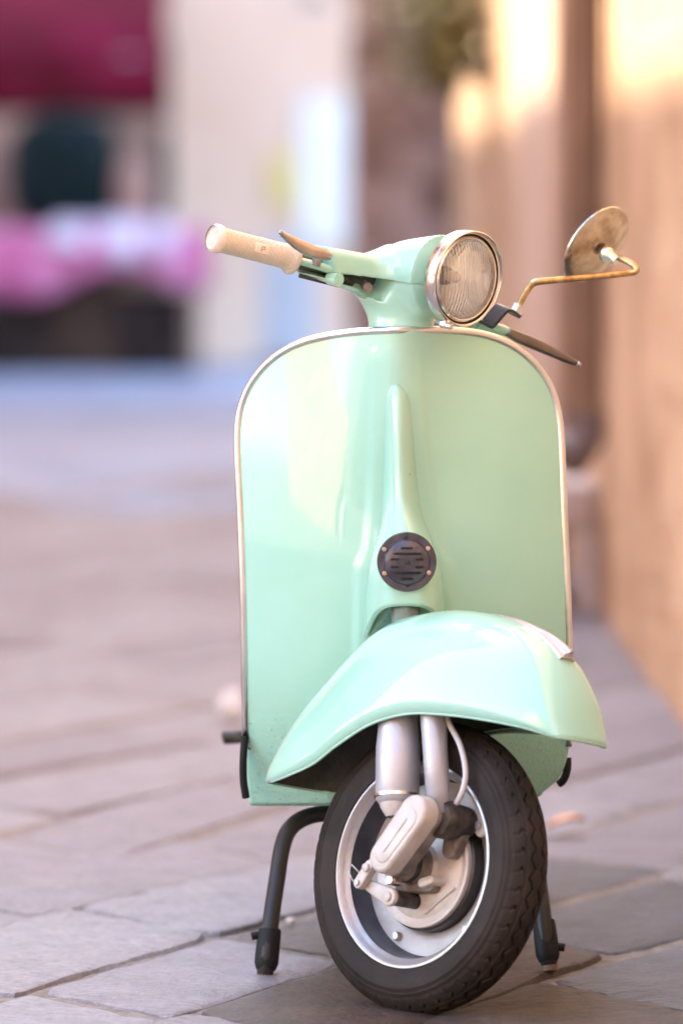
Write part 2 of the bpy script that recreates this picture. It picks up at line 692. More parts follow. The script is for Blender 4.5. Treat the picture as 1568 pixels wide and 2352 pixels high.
M['leftwall'] = mat('cream_plaster', (0.60, 0.50, 0.40), 0.85, bump=0.01, bscale=6, col2=(0.50, 0.40, 0.31), vscale=0.8, detail=8)
M['whitewall'] = mat('white_limewash', (0.78, 0.76, 0.70), 0.85, bump=0.008, bscale=8, var=0.04, vscale=1.5)  # bright walls of added houses, reflected as streaks in the paint
M['darkstone'] = mat('dark_brown_stone', (0.16, 0.125, 0.10), 0.85, bump=0.02, bscale=5, var=0.2, vscale=2)  # dark walls of added houses that dim light and reflections
M['block'] = stone_mat('pier_stone', (0.64, 0.48, 0.41), (0.42, 0.30, 0.25), 0.85, 0.02, vr_=(0.55, 1.35))
M['benchstone'] = stone_mat('travertine', (0.78, 0.66, 0.60), (0.60, 0.48, 0.42), 0.7, 0.01, False)
M['copper'] = mat('aged_copper', (0.30, 0.185, 0.12), 0.5, 0.2, bump=0.002, bscale=30, col2=(0.21, 0.13, 0.085), vscale=6)
M['iron'] = mat('cast_iron', (0.20, 0.15, 0.13), 0.6, 0.2, bump=0.002, bscale=30, var=0.15, vscale=9)
M['burgundy'] = mat('burgundy_canvas', (0.17, 0.006, 0.028), 0.7, bump=0.006, bscale=4, col2=(0.10, 0.004, 0.014), vscale=2.2, spec=0.12)
M['pinkcloth'] = mat('pink_cotton', (0.80, 0.30, 0.48), 0.8, spec=0.2, col2=(0.66, 0.16, 0.34), vscale=3)
M['lilac'] = mat('lilac_cotton', (0.76, 0.64, 0.74), 0.75, var=0.12, vscale=5)
M['teal'] = mat('dark_green_fabric', (0.001, 0.010, 0.011), 0.6, spec=0.2, bump=0.004, bscale=12)
M['tan'] = mat('tan_leather', (0.42, 0.23, 0.18), 0.55, var=0.15, vscale=6)
M['darkcrate'] = mat('dark_crate_plastic', (0.04, 0.028, 0.024), 0.7, spec=0.15, var=0.5, vscale=5)  # dark tone standing in for shade under the stall table
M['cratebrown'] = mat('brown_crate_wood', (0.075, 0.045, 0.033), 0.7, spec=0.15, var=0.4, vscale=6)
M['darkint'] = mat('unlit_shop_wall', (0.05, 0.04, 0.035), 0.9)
M['panelbrown'] = mat('brown_panel', (0.40, 0.25, 0.19), 0.8, var=0.35, vscale=3)
M['white'] = mat('white_sheet', (0.92, 0.87, 0.80), 0.5, var=0.03, vscale=6)
M['yellow'] = mat('yellow_print', (0.78, 0.60, 0.20), 0.5, var=0.04, vscale=10)
M['bluegrey'] = mat('blue_grey_enamel', (0.56, 0.55, 0.57), 0.5, var=0.06, vscale=5)
M['wood'] = mat('brown_wood', (0.16, 0.09, 0.055), 0.6, bump=0.003, bscale=30, var=0.2, vscale=7)
M['leafgreen'] = mat('olive_leaf', (0.20, 0.165, 0.03), 0.5, var=0.45, vscale=9)
M['leafbrown'] = mat('dry_leaf', (0.62, 0.25, 0.09), 0.6, var=0.2, vscale=60)
M['paper'] = mat('white_paper', (0.88, 0.87, 0.87), 0.7)
M['windowglass'] = mat('window_glass', (0.05, 0.06, 0.07), 0.05)
M['shutter'] = mat('green_shutter', (0.05, 0.10, 0.07), 0.5)
M['rooftile'] = mat('terracotta', (0.38, 0.17, 0.09), 0.8, bump=0.01, bscale=8, var=0.2, vscale=4)

# ------------------------------------------------------------------ the ground and its flagstones
g = mesh_obj('ground', [(-60, -60, -0.0060), (60, -60, -0.0060), (60, 120, -0.0060), (-60, 120, -0.0060)], [(0, 1, 2, 3)],
             M['joint'], smooth=False)
tag(g, 'sandy ground showing between the flagstones', kind='structure')

pav = empty('pavement', (0, 8, 0), 'worn grey-mauve flagstones laid askew across the lane', kind='structure')
AX = Vector((0.40, 0.917))
BX = Vector((0.59, -0.807))
PO = Vector((-0.372, 8.19))
rng = random.Random(11)


def pq(p, q):
    v_ = PO + AX * p + BX * q
    n1 = mnoise.noise(Vector((v_.x * 1.1, v_.y * 0.9, 4.2)))
    n2 = mnoise.noise(Vector((v_.x * 1.1 + 31, v_.y * 0.9, 8.7)))
    k_ = min(1.0, max(0.0, (v_ - Vector((-0.15, 8.35))).length / 1.2 - 0.25))
    return v_ + Vector((n1, n2)) * 0.17 * k_


def stone_vf(corners, top, near, seed):
    """corners: four 2D points; a slab with worn edges"""
    r = random.Random(seed)
    per = 15 if near else 2
    ring = []
    c = sum((Vector(k) for k in corners), Vector((0, 0))) / 4
    for i in range(4):
        a, b = Vector(corners[i]), Vector(corners[(i + 1) % 4])
        d = (b - a)
        nrm = Vector((-d.y, d.x)).normalized()
        if nrm.dot(c - a) < 0:
            nrm = -nrm
        for k in range(per):
            t = k / per
            wv = 0.010 * mnoise.noise(Vector(((a.x + d.x * t) * 6, (a.y + d.y * t) * 6, seed * 0.37)))
            wv += 0.008 * mnoise.noise(Vector(((a.x + d.x * t) * 31, (a.y + d.y * t) * 31, seed * 0.7)))
            inset = (0.003 if near else 0.0) + (0.018 if k == 0 else 0.0)
            dc = (c - (a + d * t)).normalized()
            ring.append(a + d * t + nrm * (wv + 0.003) + dc * inset)
    n = len(ring)
    tx, ty = r.uniform(-0.008, 0.008), r.uniform(-0.006, 0.006)

    def zt(p):
        return top + (p.x - c.x) * tx + (p.y - c.y) * ty + 0.0035 * mnoise.noise(Vector((p.x * 9, p.y * 9, seed)))
    vs = []
    rows = [(0.0, -0.05, False), (0.0, -0.010, True), (0.006, -0.0025, True), (0.022, 0.0, True)]
    if near:
        rows.append((0.10, 0.0015, True))
    for ins, dz, rel in rows:
        for p in ring:
            q = p + (c - p).normalized() * ins
            j = 0.003 * mnoise.noise(Vector((p.x * 40, p.y * 40, 3.3))) if rel and ins < 0.02 else 0
            vs.append((q.x, q.y, (zt(q) + dz + j) if rel else dz))
    vs.append((c.x, c.y, zt(c) + 0.002))
    fs = grid_faces(len(rows), n, wrap=True)
    o = (len(rows) - 1) * n
    fs += [(o + k, o + (k + 1) % n, len(vs) - 1) for k in range(n)]
    return vs, fs


qs = [0.0, 0.347]
while qs[-1] < 4.2:
    qs.append(qs[-1] + rng.uniform(0.34, 0.50))
low = [-0.42, -0.80]
while low[-1] > -22:
    low.append(low[-1] - rng.uniform(0.34, 0.52))
qs = sorted(low + qs)
far_parts = []
blue_parts = []
n_st = 0
TOPS = {}
for qi in range(len(qs) - 1):
    q0, q1 = qs[qi], qs[qi + 1]
    p = -8.0 + rng.uniform(0, 0.5)
    cuts = [p]
    while p < 40:
        p += rng.uniform(0.7, 1.3)
        cuts.append(p)
    if abs(q0) < 1e-6:
        cuts = [c for c in cuts if not (-0.35 < c < 1.0)] + [0.0, 0.66]
        cuts.sort()
    if abs(q1) < 1e-6:
        cuts = [c for c in cuts if not (0.3 < c < 1.0)] + [0.655]
        cuts.sort()
    sk = rng.uniform(-0.05, 0.05)
    for p0, p1 in zip(cuts, cuts[1:]):
        s0, s1 = rng.uniform(-0.05, 0.05), rng.uniform(-0.05, 0.05)
        if abs(q0) < 1e-6 and -0.1 < p0 < 0.1:
            s0 = s1 = 0
        cs = [pq(p0 + s0 * 0, q0), pq(p0, q1), pq(p1, q1), pq(p1, q0)]
        c = sum(cs, Vector((0, 0))) / 4
        if c.x > 1.0 or c.y < -4 or c.y > 40 or c.x < -3.3:
            continue
        near = c.y < 10.5 and c.y > 7.3 and c.x > -0.8
        inview = 7.3 < c.y < 25 and c.x > -(0.35 + 0.052 * c.y)
        top = rng.uniform(-0.004, 0.004)
        n_st += 1
        vf = stone_vf(cs, top, near, n_st)
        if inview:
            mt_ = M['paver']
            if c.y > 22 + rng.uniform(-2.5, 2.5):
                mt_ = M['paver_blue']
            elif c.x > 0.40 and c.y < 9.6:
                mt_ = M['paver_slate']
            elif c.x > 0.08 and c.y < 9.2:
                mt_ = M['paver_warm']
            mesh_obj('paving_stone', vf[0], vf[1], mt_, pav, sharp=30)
        elif c.y > 22:
            blue_parts.append(vf)
        else:
            far_parts.append(vf)
o = mesh_obj('outlying_paving', *join_vf(*far_parts), M['paver'], pav, sharp=30)
tag(o, kind='stuff')
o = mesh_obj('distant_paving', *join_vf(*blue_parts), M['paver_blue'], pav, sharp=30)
tag(o, kind='stuff')

# ------------------------------------------------------------------ buildings
WX = 0.86
rb = empty('roadside_building', (WX + 2.5, 12, 0), 'ochre plastered building along the lane behind the drainpipe', 'building')
box('wall', (WX, 2.2, -0.05), (WX + 5, 29.38, 8.2), M['plaster'], rb)
box('pilaster', (WX - 0.035, 17.6, -0.04), (WX - 0.001, 20.4, 8.1), M['plaster2'], rb, bevel=0.012)
box('cornice', (WX - 0.28, 2.1, 8.2), (WX + 5.2, 29.3, 8.42), M['plaster2'], rb)
box('roof', (WX - 0.45, 2.0, 8.421), (WX + 5.4, 29.35, 8.55), M['rooftile'], rb)

# stone pier at the corner: separate blocks on a core
PY = 29.4
px0, px1 = PX(803, PY), WX + 0.1
pier = empty('stone_pier', ((px0 + px1) / 2, PY + 0.6, 0), 'rough mauve-brown stone corner pier past the ochre building', 'pier')
box('core', (px0 + 0.03, PY + 0.03, -0.05), (px1 + 3, PY + 3.0, 5.5), M['joint'], pier)
z = 0.0
r5 = random.Random(5)
while z < 3.4:
    h = r5.uniform(0.13, 0.24)
    x = px0 + r5.uniform(-0.02, 0.02)
    while x < px1 - 0.05:
        wd = min(r5.uniform(0.16, 0.34), px1 - x)
        if px1 - (x + wd) < 0.08:
            wd = px1 - x
        d = r5.uniform(0.0, 0.025)
        box('stone', (x + 0.006, PY - d, z + 0.006), (x + wd - 0.006, PY + 0.25, z + h - 0.006), M['block'], pier, bevel=0.016)
        x += wd
    z += h

# far building across the end of the lane with a dark shop opening
FY = 39.5
fb = empty('plastered_building', (-4, FY + 2, 0), 'pale pink plastered building closing the lane behind the awning', 'building')
ox0, ox1, oz = -3.2, PX(392, FY), 2.25
box('wall', (ox1, FY, -0.05), (3.5, FY + 0.45, 11), M['pink'], fb)
box('wall', (-14, FY, -0.05), (ox0, FY + 0.45, 11), M['pink'], fb)
box('lintel_wall', (ox0 + 0.001, FY + 0.001, oz), (ox1 - 0.001, FY + 0.449, 11), M['pink'], fb)
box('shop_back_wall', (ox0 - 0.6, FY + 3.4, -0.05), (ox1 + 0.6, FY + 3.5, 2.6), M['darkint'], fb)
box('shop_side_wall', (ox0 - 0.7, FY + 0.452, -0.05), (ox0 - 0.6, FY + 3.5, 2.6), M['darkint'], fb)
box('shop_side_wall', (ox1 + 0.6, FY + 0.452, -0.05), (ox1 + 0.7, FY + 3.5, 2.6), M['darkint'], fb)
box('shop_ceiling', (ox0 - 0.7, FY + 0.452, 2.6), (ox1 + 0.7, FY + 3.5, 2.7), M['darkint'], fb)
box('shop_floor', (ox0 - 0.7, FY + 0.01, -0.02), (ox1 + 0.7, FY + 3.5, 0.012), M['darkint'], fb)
box('roof', (-14.3, FY - 0.4, 11.001), (3.8, FY + 6, 11.2), M['rooftile'], fb)

# the house whose roof shades the lane
lb = empty('opposite_building', (-5.5, 20, 0), 'cream plastered house across the lane that shades it', 'building')
LX, LH = -3.45, 8.17
box('wall', (-6.999, 9.0, -0.05), (LX, 36.5, LH - 0.3), M['leftwall'], lb)
box('roof', (-6.999, 8.8, LH - 0.299), (LX + 0.02, 36.7, LH), M['rooftile'], lb)
box('rear_storey', (-12, 9.4, -0.05), (-7.0, 18.0, 13.4), M['leftwall'], lb)  # tall block added out of view to widen the shade on the ground
box('roof', (-12.2, 9.2, 13.401), (-6.98, 18.2, 13.65), M['rooftile'], lb)
for k in range(6):
    for zz in (1.1, 4.2):
        y0 = 10.4 + k * 4.3
        wd = box('window', (LX - 0.02, y0, zz), (LX + 0.006, y0 + 1.0, zz + 1.6), M['windowglass'], lb)
        for s in (0, 1):
            box('shutter', (LX + 0.002, y0 - 0.5 + s * 1.51, zz), (LX + 0.045, y0 - 0.01 + s * 1.51, zz + 1.6), M['shutter'], wd)
        box('sill', (LX + 0.001, y0 - 0.1, zz - 0.1), (LX + 0.12, y0 + 1.1, zz - 0.005), M['benchstone'], wd)

# houses added unseen behind the camera to shape the scooter's light and reflections
def house(x0, x1, y1, h, m_, label, windows=True):
    e_ = empty('square_house', ((x0 + x1) / 2, y1 - 2, 0), label, 'building')
    box('wall', (x0, y1 - 5, -0.05), (x1, y1, h), m_, e_)
    box('roof', (x0 - 0.05, y1 - 5.2, h + 0.001), (x1 + 0.05, y1 + 0.3, h + 0.25), M['rooftile'], e_)
    nw_ = max(1, int((x1 - x0) / 2.6)) if windows else 0
    for k in range(nw_):
        for zz in (1.0, 4.2):
            cx = x0 + (x1 - x0) * (k + 0.5) / nw_
            wd = box('window', (cx - 0.4, y1 - 0.02, zz), (cx + 0.4, y1 + 0.006, zz + 1.6), M['windowglass'], e_)
            for sx in (-0.86, 0.42):
                box('shutter', (cx + sx, y1 + 0.002, zz), (cx + sx + 0.44, y1 + 0.04, zz + 1.6), M['shutter'], wd)


house(-24, -11.2, -8.6, 12.5, M['plaster'], 'tall ochre house across the square behind the viewer', False)
house(-10.5, -9.85, -9, 13.0, M['whitewall'], 'narrow white house across the square behind the viewer', False)
house(-9.3, -5.0, -9.4, 11.5, M['darkstone'], 'dark stone house across the square beside the narrow white house', False)
house(-4.6, -3.9, -9.2, 12.0, M['whitewall'], 'slim white tower house across the square behind the viewer', False)
house(-3.5, -2.6, -9.6, 9.0, M['plaster'], 'slim ochre house across the square behind the viewer', False)
house(-2.4, 12, -10, 9, M['darkstone'], 'dark brown stone house at the mouth of the lane behind the viewer')

# ------------------------------------------------------------------ street things
# drainpipe
DY = 15.3
dpx = WX - 0.062
dp = empty('drainpipe', (dpx, DY, 0), 'brown copper drainpipe fixed upright to the ochre wall', 'drainpipe')
zb = PZ(985, DY)
tube('pipe', [V(dpx, DY, zb + 0.02), V(dpx, DY, 3), V(dpx, DY, 7.9)], 0.050, M['copper'], dp, 24)
tube('shoe', [V(dpx, DY, zb + 0.05), V(dpx, DY, zb - 0.02), V(dpx - 0.015, DY - 0.02, zb - 0.05), V(dpx - 0.05, DY - 0.05, zb - 0.085)],
     [0.056, 0.056, 0.057, 0.058], M['iron'], dp, 20)
for zz in (1.75, 3.6, 5.6):
    lathe('bracket', [(0.051, -0.02), (0.062, -0.02), (0.062, 0.02), (0.051, 0.02)], V(dpx, DY, zz), V(0, 0, 1), M['iron'], dp, 24)

# stone bench against the wall, open underneath
BY = 15.55
bn = empty('stone_bench', (WX - 0.2, BY + 0.5, 0), 'low pale stone bench against the wall under the drainpipe', 'bench')
bz = 0.36
box('seat', (WX - 0.42, BY, bz - 0.115), (WX - 0.002, BY + 1.25, bz), M['benchstone'], bn, bevel=0.02)
box('leg', (WX - 0.065, BY + 0.02, -0.01), (WX - 0.003, BY + 0.16, bz - 0.112), M['benchstone'], bn, bevel=0.012)
box('leg', (WX - 0.36, BY + 1.0, -0.01), (WX - 0.05, BY + 1.2, bz - 0.112), M['castdark'], bn, bevel=0.012)  # dark leg puts the shade under the seat into its colour

# awning
AY = 37.6
ax1 = PX(378, AY)
aw = empty('awning', (-2.2, FY - 0.5, 0), 'burgundy canvas awning over the shop opening', 'awning')
rows, cols = 9, 60
prof = [(AY, PZ(243, AY)), (AY, PZ(228, AY)), (AY + 0.01, PZ(150, AY)), (AY + 0.03, PZ(118, AY)), (AY + 0.25, PZ(60, AY)),
        (AY + 0.5, PZ(25, AY)), (AY + 0.9, PZ(-20, AY)), (AY + 1.4, PZ(-60, AY)), (FY - 0.002, PZ(-95, AY))]
vs = []
for i, (yy, zz) in enumerate(prof):
    for j in range(cols):
        x = -4.4 + (ax1 + 4.4) * j / (cols - 1)
        wv = 0.03 * math.sin(x * 11 + 0.6 * math.sin(x * 3.1)) + 0.05 * mnoise.noise(Vector((x * 2.3, i * 0.7, 2)))
        vs.append((x, min(yy + (wv if i < 4 else wv * 0.4), FY - 0.002), zz + (0.02 * math.sin(x * 9) if i < 2 else 0)))
mesh_obj('canopy', vs, grid_faces(rows, cols), M['burgundy'], aw, sharp=0, mods=[('solid', 0.008, 0)])
tube('front_bar', [V(-4.42, AY + 0.06, PZ(122, AY) - 0.02), V(ax1 + 0.01, AY + 0.06, PZ(122, AY) - 0.02)], 0.018, M['steel'], aw)
for xx in (-4.38, ax1 - 0.03):
    tube('arm', [V(xx, AY + 0.06, PZ(122, AY) - 0.02), V(xx, FY - 0.003, 1.95)], 0.014, M['steel'], aw)

# stall table and what lies on it
TY = 36.6
tx0, tx1 = -2.7, PX(470, TY)
tz = PZ(528, TY)
tb = empty('stall_table', ((tx0 + tx1) / 2, TY + 0.35, 0), 'dark wooden stall table under a pink cloth', 'table')
box('tabletop', (tx0, TY, tz - 0.04), (tx1, TY + 0.75, tz), M['wood'], tb)
for xx in (tx0 + 0.05, tx1 - 0.1):
    for yy in (TY + 0.05, TY + 0.62):
        box('leg', (xx, yy, -0.01), (xx + 0.05, yy + 0.05, tz - 0.041), M['wood'], tb)
cl_vs = []
nc = 90
drop = [(0.0, 0.75, 0), (0.0, 0.0, 0), (-0.014, 0, -0.03), (-0.03, 0, -0.12), (-0.045, 0, -0.24), (-0.05, 0, -0.37)]
for i, (dy, yo, dz) in enumerate(drop):
    for j in range(nc):
        x = tx0 - 0.02 + (tx1 - tx0 + 0.06) * j / (nc - 1)
        f = max(0, i - 1) / 4
        fold = 0.03 * f * math.sin(x * 17 + 1.3 * math.sin(x * 2.7))
        hem = 0.22 * math.sin(x * 3.4 + 1.9) + 0.10 * math.sin(x * 7.1)
        yy = TY + yo if i == 0 else TY - 0.004 + dy + fold
        cl_vs.append((x, yy, tz + 0.006 + dz * (1 + hem)))
cloth = mesh_obj('tablecloth', cl_vs, grid_faces(len(drop), nc), M['pinkcloth'], None, sharp=0, mods=[('solid', 0.004, 1)])
tag(cloth, 'pink cloth hanging over the front of the stall table', 'tablecloth')


rv = []
rx0, rx1 = PX(105, TY), PX(405, TY)
for i, (dy, yo, dz) in enumerate([(0.0, 0.7, 0), (0.0, 0.0, 0), (-0.022, 0, -0.025), (-0.05, 0, -0.09), (-0.068, 0, -0.16)]):
    for j in range(40):
        x = rx0 + (rx1 - rx0) * j / 39
        rv.append((x, TY + yo if i == 0 else TY - 0.012 + dy + 0.012 * i * math.sin(x * 19), tz + 0.012 + dz * (1 + 0.25 * math.sin(x * 6 + 1))))
tag(mesh_obj('table_runner', rv, grid_faces(5, 40), M['lilac'], None, sharp=0, mods=[('solid', 0.003, 1)]),
    'pale lilac runner laid over the pink tablecloth', 'cloth')


def soft_block(name, lo, hi, m, label, cat, pw=3.2, wob=0.05, parent=None, topx=1.0):
    c = (Vector(lo) + Vector(hi)) / 2
    h = (Vector(hi) - Vector(lo)) / 2
    nu, nv = 28, 18
    vs = []
    for i in range(nv + 1):
        a = -math.pi / 2 + math.pi * i / nv
        for j in range(nu):
            b = 2 * math.pi * j / nu
            ca, sa, cb, sb = math.cos(a), math.sin(a), math.cos(b), math.sin(b)
            e = 2 / pw
            x = math.copysign(abs(ca) ** e * abs(cb) ** e, ca * cb)
            y = math.copysign(abs(ca) ** e * abs(sb) ** e, ca * sb)
            zz = math.copysign(abs(sa) ** e, sa)
            k = 1 + wob * mnoise.noise(Vector((x * 2 + lo[0], y * 2, zz * 2)))
            tp = 1 + (topx - 1) * (zz + 1) / 2
            vs.append((c.x + h.x * x * k * tp, c.y + h.y * y * k, c.z + h.z * (zz if zz < 0 else zz * k)))
    return tag(mesh_obj(name, vs, grid_faces(nv + 1, nu, wrap=True), m, parent, sharp=0), label, cat)


ty = TY + 0.12
bagr = empty('travel_bag', (PX(140, TY), TY + 0.35, tz + 0.008), 'large rounded dark green bag standing on the stall table', 'bag')
soft_block('body', (PX(14, TY), ty, tz + 0.016), (PX(272, TY), ty + 0.45, PZ(264, TY)), M['teal'], None, None, 3.6, 0.14, bagr)
tube('handle', [V(PX(100, TY), ty + 0.2, PZ(270, TY)), V(PX(110, TY), ty + 0.2, PZ(245, TY)), V(PX(150, TY), ty + 0.2, PZ(236, TY)),
                V(PX(190, TY), ty + 0.2, PZ(245, TY)), V(PX(200, TY), ty + 0.2, PZ(270, TY))], 0.02, M['teal'], bagr)
tanr = empty('handbag', (PX(300, TY), TY + 0.3, tz + 0.008), 'small tan leather bag beside the dark green bag', 'bag')
soft_block('body', (PX(262, TY), ty, tz + 0.008), (PX(345, TY), ty + 0.22, PZ(360, TY)), M['tan'], None, None, 2.8, 0.1, tanr)
tube('strap', [V(PX(275, TY), ty + 0.1, PZ(372, TY)), V(PX(285, TY), ty + 0.1, PZ(310, TY)), V(PX(305, TY), ty + 0.1, PZ(295, TY)),
               V(PX(325, TY), ty + 0.1, PZ(310, TY)), V(PX(335, TY), ty + 0.1, PZ(372, TY))], 0.012, M['wood'], tanr)
soft_block('vase', (PX(352, TY), ty + 0.1, tz + 0.008), (PX(392, TY), ty + 0.22, PZ(300, TY)), M['teal'],
           'slim dark green vase at the end of the stall table', 'vase', 2.4, 0.02)
for k, (xa, xb, hh) in enumerate([(120, 230, 0.05), (232, 318, 0.065), (322, 400, 0.05)]):
    soft_block('folded_cloth', (PX(xa, TY), TY + 0.01, tz + 0.016), (PX(xb, TY), TY + 0.105, tz + 0.016 + hh), M['lilac'],
               ['folded lilac cloth at the front of the stall below the dark bag',
                'folded lilac cloth at the front of the stall, middle of three',
                'folded lilac cloth nearest the end of the stall table'][k], 'cloth', 6, 0.05)['group'] = 'folded cloths on the stall'
for k, (xa, xb) in enumerate([(-60, 112), (116, 270), (274, 430)]):  # dark boxes added to fill the shade under the table
    cr_ = empty('storage_crate', (PX((xa + xb) / 2, TY + 0.2), TY + 0.4, 0),
                ['dark crate under the stall at the edge of the photo', 'dark crate under the middle of the stall table',
                 'dark crate under the stall, nearest the pink wall'][k], 'crate', 'crates under the stall')
    x0, x1 = PX(xa, TY + 0.2), PX(xb, TY + 0.2)
    hh = (0.42, 0.62, 0.50)[k]
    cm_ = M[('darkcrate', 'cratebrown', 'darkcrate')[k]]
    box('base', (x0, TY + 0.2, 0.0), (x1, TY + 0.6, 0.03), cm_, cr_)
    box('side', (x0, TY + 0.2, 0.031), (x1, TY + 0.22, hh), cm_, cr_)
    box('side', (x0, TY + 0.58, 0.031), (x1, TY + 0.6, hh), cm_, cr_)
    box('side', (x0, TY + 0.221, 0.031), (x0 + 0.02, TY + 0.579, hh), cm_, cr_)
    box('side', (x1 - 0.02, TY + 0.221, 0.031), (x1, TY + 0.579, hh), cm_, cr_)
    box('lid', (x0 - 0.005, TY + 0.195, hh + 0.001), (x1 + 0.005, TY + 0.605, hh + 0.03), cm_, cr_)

db = box('display_panel', (PX(-60, TY + 0.85), TY + 0.85, 0.0), (PX(385, TY + 0.85), TY + 0.89, PZ(262, TY + 0.85)), M['panelbrown'], None)
tag(db, 'brown display panel standing behind the stall table', 'panel')
# white board, yellow notice and blue-grey cabinet against the far wall
NY = FY - 0.03
wb = empty('notice_board', (PX(745, NY), NY, 1.3), 'tall white notice board on the pink wall beside the stone pier', 'board')
box('sheet', (PX(688, NY), NY, PZ(560, NY)), (PX(800, NY), NY + 0.012, PZ(225, NY)), M['white'], wb)
box('frame', (PX(684, NY), NY + 0.0125, PZ(566, NY)), (PX(804, NY), NY + 0.029, PZ(219, NY)), M['bluegrey'], wb)
yn = box('notice', (PX(622, NY), NY, PZ(480, NY)), (PX(686, NY) - 0.01, NY + 0.029, PZ(355, NY)), M['yellow'], None, bevel=0.01)
tag(yn, 'yellow notice on the pink wall next to the white board', 'notice')
CY = 37.8
cb = empty('utility_cabinet', (PX(660, CY), CY + 0.3, 0), 'blue-grey utility cabinet standing below the white board', 'cabinet')
box('body', (PX(600, CY), CY, 0.05), (PX(728, CY), CY + 0.42, PZ(548, CY)), M['bluegrey'], cb, bevel=0.01)
box('door', (PX(606, CY), CY - 0.012, 0.09), (PX(722, CY), CY - 0.001, PZ(556, CY)), M['bluegrey'], cb, bevel=0.004)
box('base', (PX(598, CY), CY - 0.01, -0.01), (PX(730, CY), CY + 0.43, 0.049), M['iron'], cb)
lp = empty('wall_lamp', (PX(724, NY), NY, 2.4), 'small dark wall lamp high on the pink wall', 'lamp')
lathe('lamp_shade', [(0.0, 0.12), (0.05, 0.1), (0.10, 0.0), (0.095, 0.0), (0.045, 0.09), (0.0, 0.11)], V(PX(724, NY), NY - 0.2, PZ(8, NY)), V(0, 0, 1),
      M['iron'], lp, 24)
tube('arm', [V(PX(724, NY), NY - 0.2, PZ(8, NY) + 0.115), V(PX(724, NY), NY - 0.19, PZ(8, NY) + 0.18), V(PX(724, NY), NY + 0.028, PZ(8, NY) + 0.2)],
     0.012, M['iron'], lp)

# hanging plant on the wall
HY = 24.3
hp = empty('hanging_plant', (WX - 0.15, HY, 1.95), 'olive green plant hanging from a wall bracket above the lane', 'plant')
r9 = random.Random(9)
lv, lf = [], []
for k in range(3000):
    a = r9.uniform(0, 2 * math.pi)
    rad = abs(r9.gauss(0, 0.62))
    cx = WX - 0.20 + 0.22 * rad * math.cos(a) * 1.1
    cx = min(cx, WX - 0.03)
    cy = HY + 0.8 * rad * math.sin(a)
    cz = 2.02 + r9.gauss(0.0, 0.25) - 0.15 * rad
    if cz < 1.62:
        continue
    d = V(r9.gauss(0, 1), r9.gauss(0, 1), r9.gauss(-0.6, 0.6)).normalized()
    x, y, _ = frame(d)
    s = r9.uniform(0.022, 0.05)
    o = len(lv)
    c = V(cx, cy, cz)
    lv += [c, c + d * s + x * s * 0.5, c + d * s * 2.2, c + d * s - x * s * 0.5]
    lf.append((o, o + 1, o + 2, o + 3))
mesh_obj('foliage', lv, lf, M['leafgreen'], hp, smooth=False)
tube('stem', [V(WX - 0.14, HY, 1.83), V(WX - 0.14, HY, 2.3)], 0.01, M['wood'], hp)
lathe('pot', [(0.0, 0.0), (0.07, 0.0), (0.10, 0.16), (0.105, 0.16), (0.105, 0.18), (0.09, 0.18), (0.085, 0.15), (0.0, 0.15)],
      V(WX - 0.14, HY, 1.70), V(0, 0, 1), M['rooftile'], hp, 24)
tube('bracket', [V(WX + 0.01, HY, 1.69), V(WX - 0.24, HY, 1.69)], 0.012, M['iron'], hp)

# scraps on the stones
gl_ = G(1297, 1918)
lfv = []
for i in range(13):
    t = i / 12
    wd = 0.017 * math.sin(math.pi * min(1, t * 1.05)) ** 0.7
    for j in (-1, 0, 1):
        lfv.append((gl_.x - 0.034 + 0.070 * t, gl_.y + j * wd * 2.2, 0.010 + 0.008 * abs(j) + 0.012 * math.sin(math.pi * t) + 0.014 * t * t))
lf_ = mesh_obj('dry_leaf', lfv, grid_faces(13, 3), M['leafbrown'], None, sharp=0, mods=[('solid', 0.0008, 0)])
tag(lf_, 'dry orange leaf lying on the stones beside the tyre', 'leaf')
gp = G(533, 1657)
vs = []
for i in range(11):
    a = -math.pi / 2 + math.pi * i / 10
    for j in range(14):
        b = 2 * math.pi * j / 14
        k = 1 + 0.55 * mnoise.noise(Vector((math.cos(b) * 3, math.sin(b) * 3, i * 0.9)))
        vs.append((gp.x + 0.029 * k * math.cos(a) * math.cos(b), gp.y + 0.024 * k * math.cos(a) * math.sin(b),
                   0.034 + 0.034 * k * math.sin(a)))
pp = mesh_obj('crumpled_paper', vs, grid_faces(11, 14, wrap=True), M['paper'], None, sharp=12)
tag(pp, 'white crumpled paper lying on the stones behind the scooter', 'paper')
gq = G(668, 2121)
vs = []
for i in range(7):
    a = -math.pi / 2 + math.pi * i / 6
    for j in range(9):
        b = 2 * math.pi * j / 9
        k = 1 + 0.4 * mnoise.noise(Vector((math.cos(b) * 2, math.sin(b) * 2, i * 0.8 + 5)))
        vs.append((gq.x + 0.009 * k * math.cos(a) * math.cos(b), gq.y + 0.012 * k * math.cos(a) * math.sin(b), 0.005 + 0.005 * k * math.sin(a)))
tag(mesh_obj('pebble', vs, grid_faces(7, 9, wrap=True), M['benchstone'], None, sharp=0), 'small pinkish pebble between stand foot and tyre', 'pebble')

# ------------------------------------------------------------------ the scooter
SC = empty('motor_scooter', (0.18, 8.6, 0.0), 'mint green vintage motor scooter with cream grip parked on its centre stand', 'scooter')

# steering frame: wheel centre WC, forward FW, up UW, outward (axle, towards the hub side) NW
NW = V(-0.694, -0.69, 0.205).normalized()
FW = V(-NW.y, NW.x, 0).normalized()
FW = V(0.705, -0.709, 0.0).normalized()
UW = NW.cross(FW).normalized()
FW = UW.cross(NW).normalized()
WC = P(985, 1993, 8.0)


def W(u, v, w_):
    return WC + FW * u + UW * v + NW * w_


AXD = (FW * -0.22 + UW * 0.975).normalized()     # steering axis direction
AX0 = W(-0.036, 0, 0)


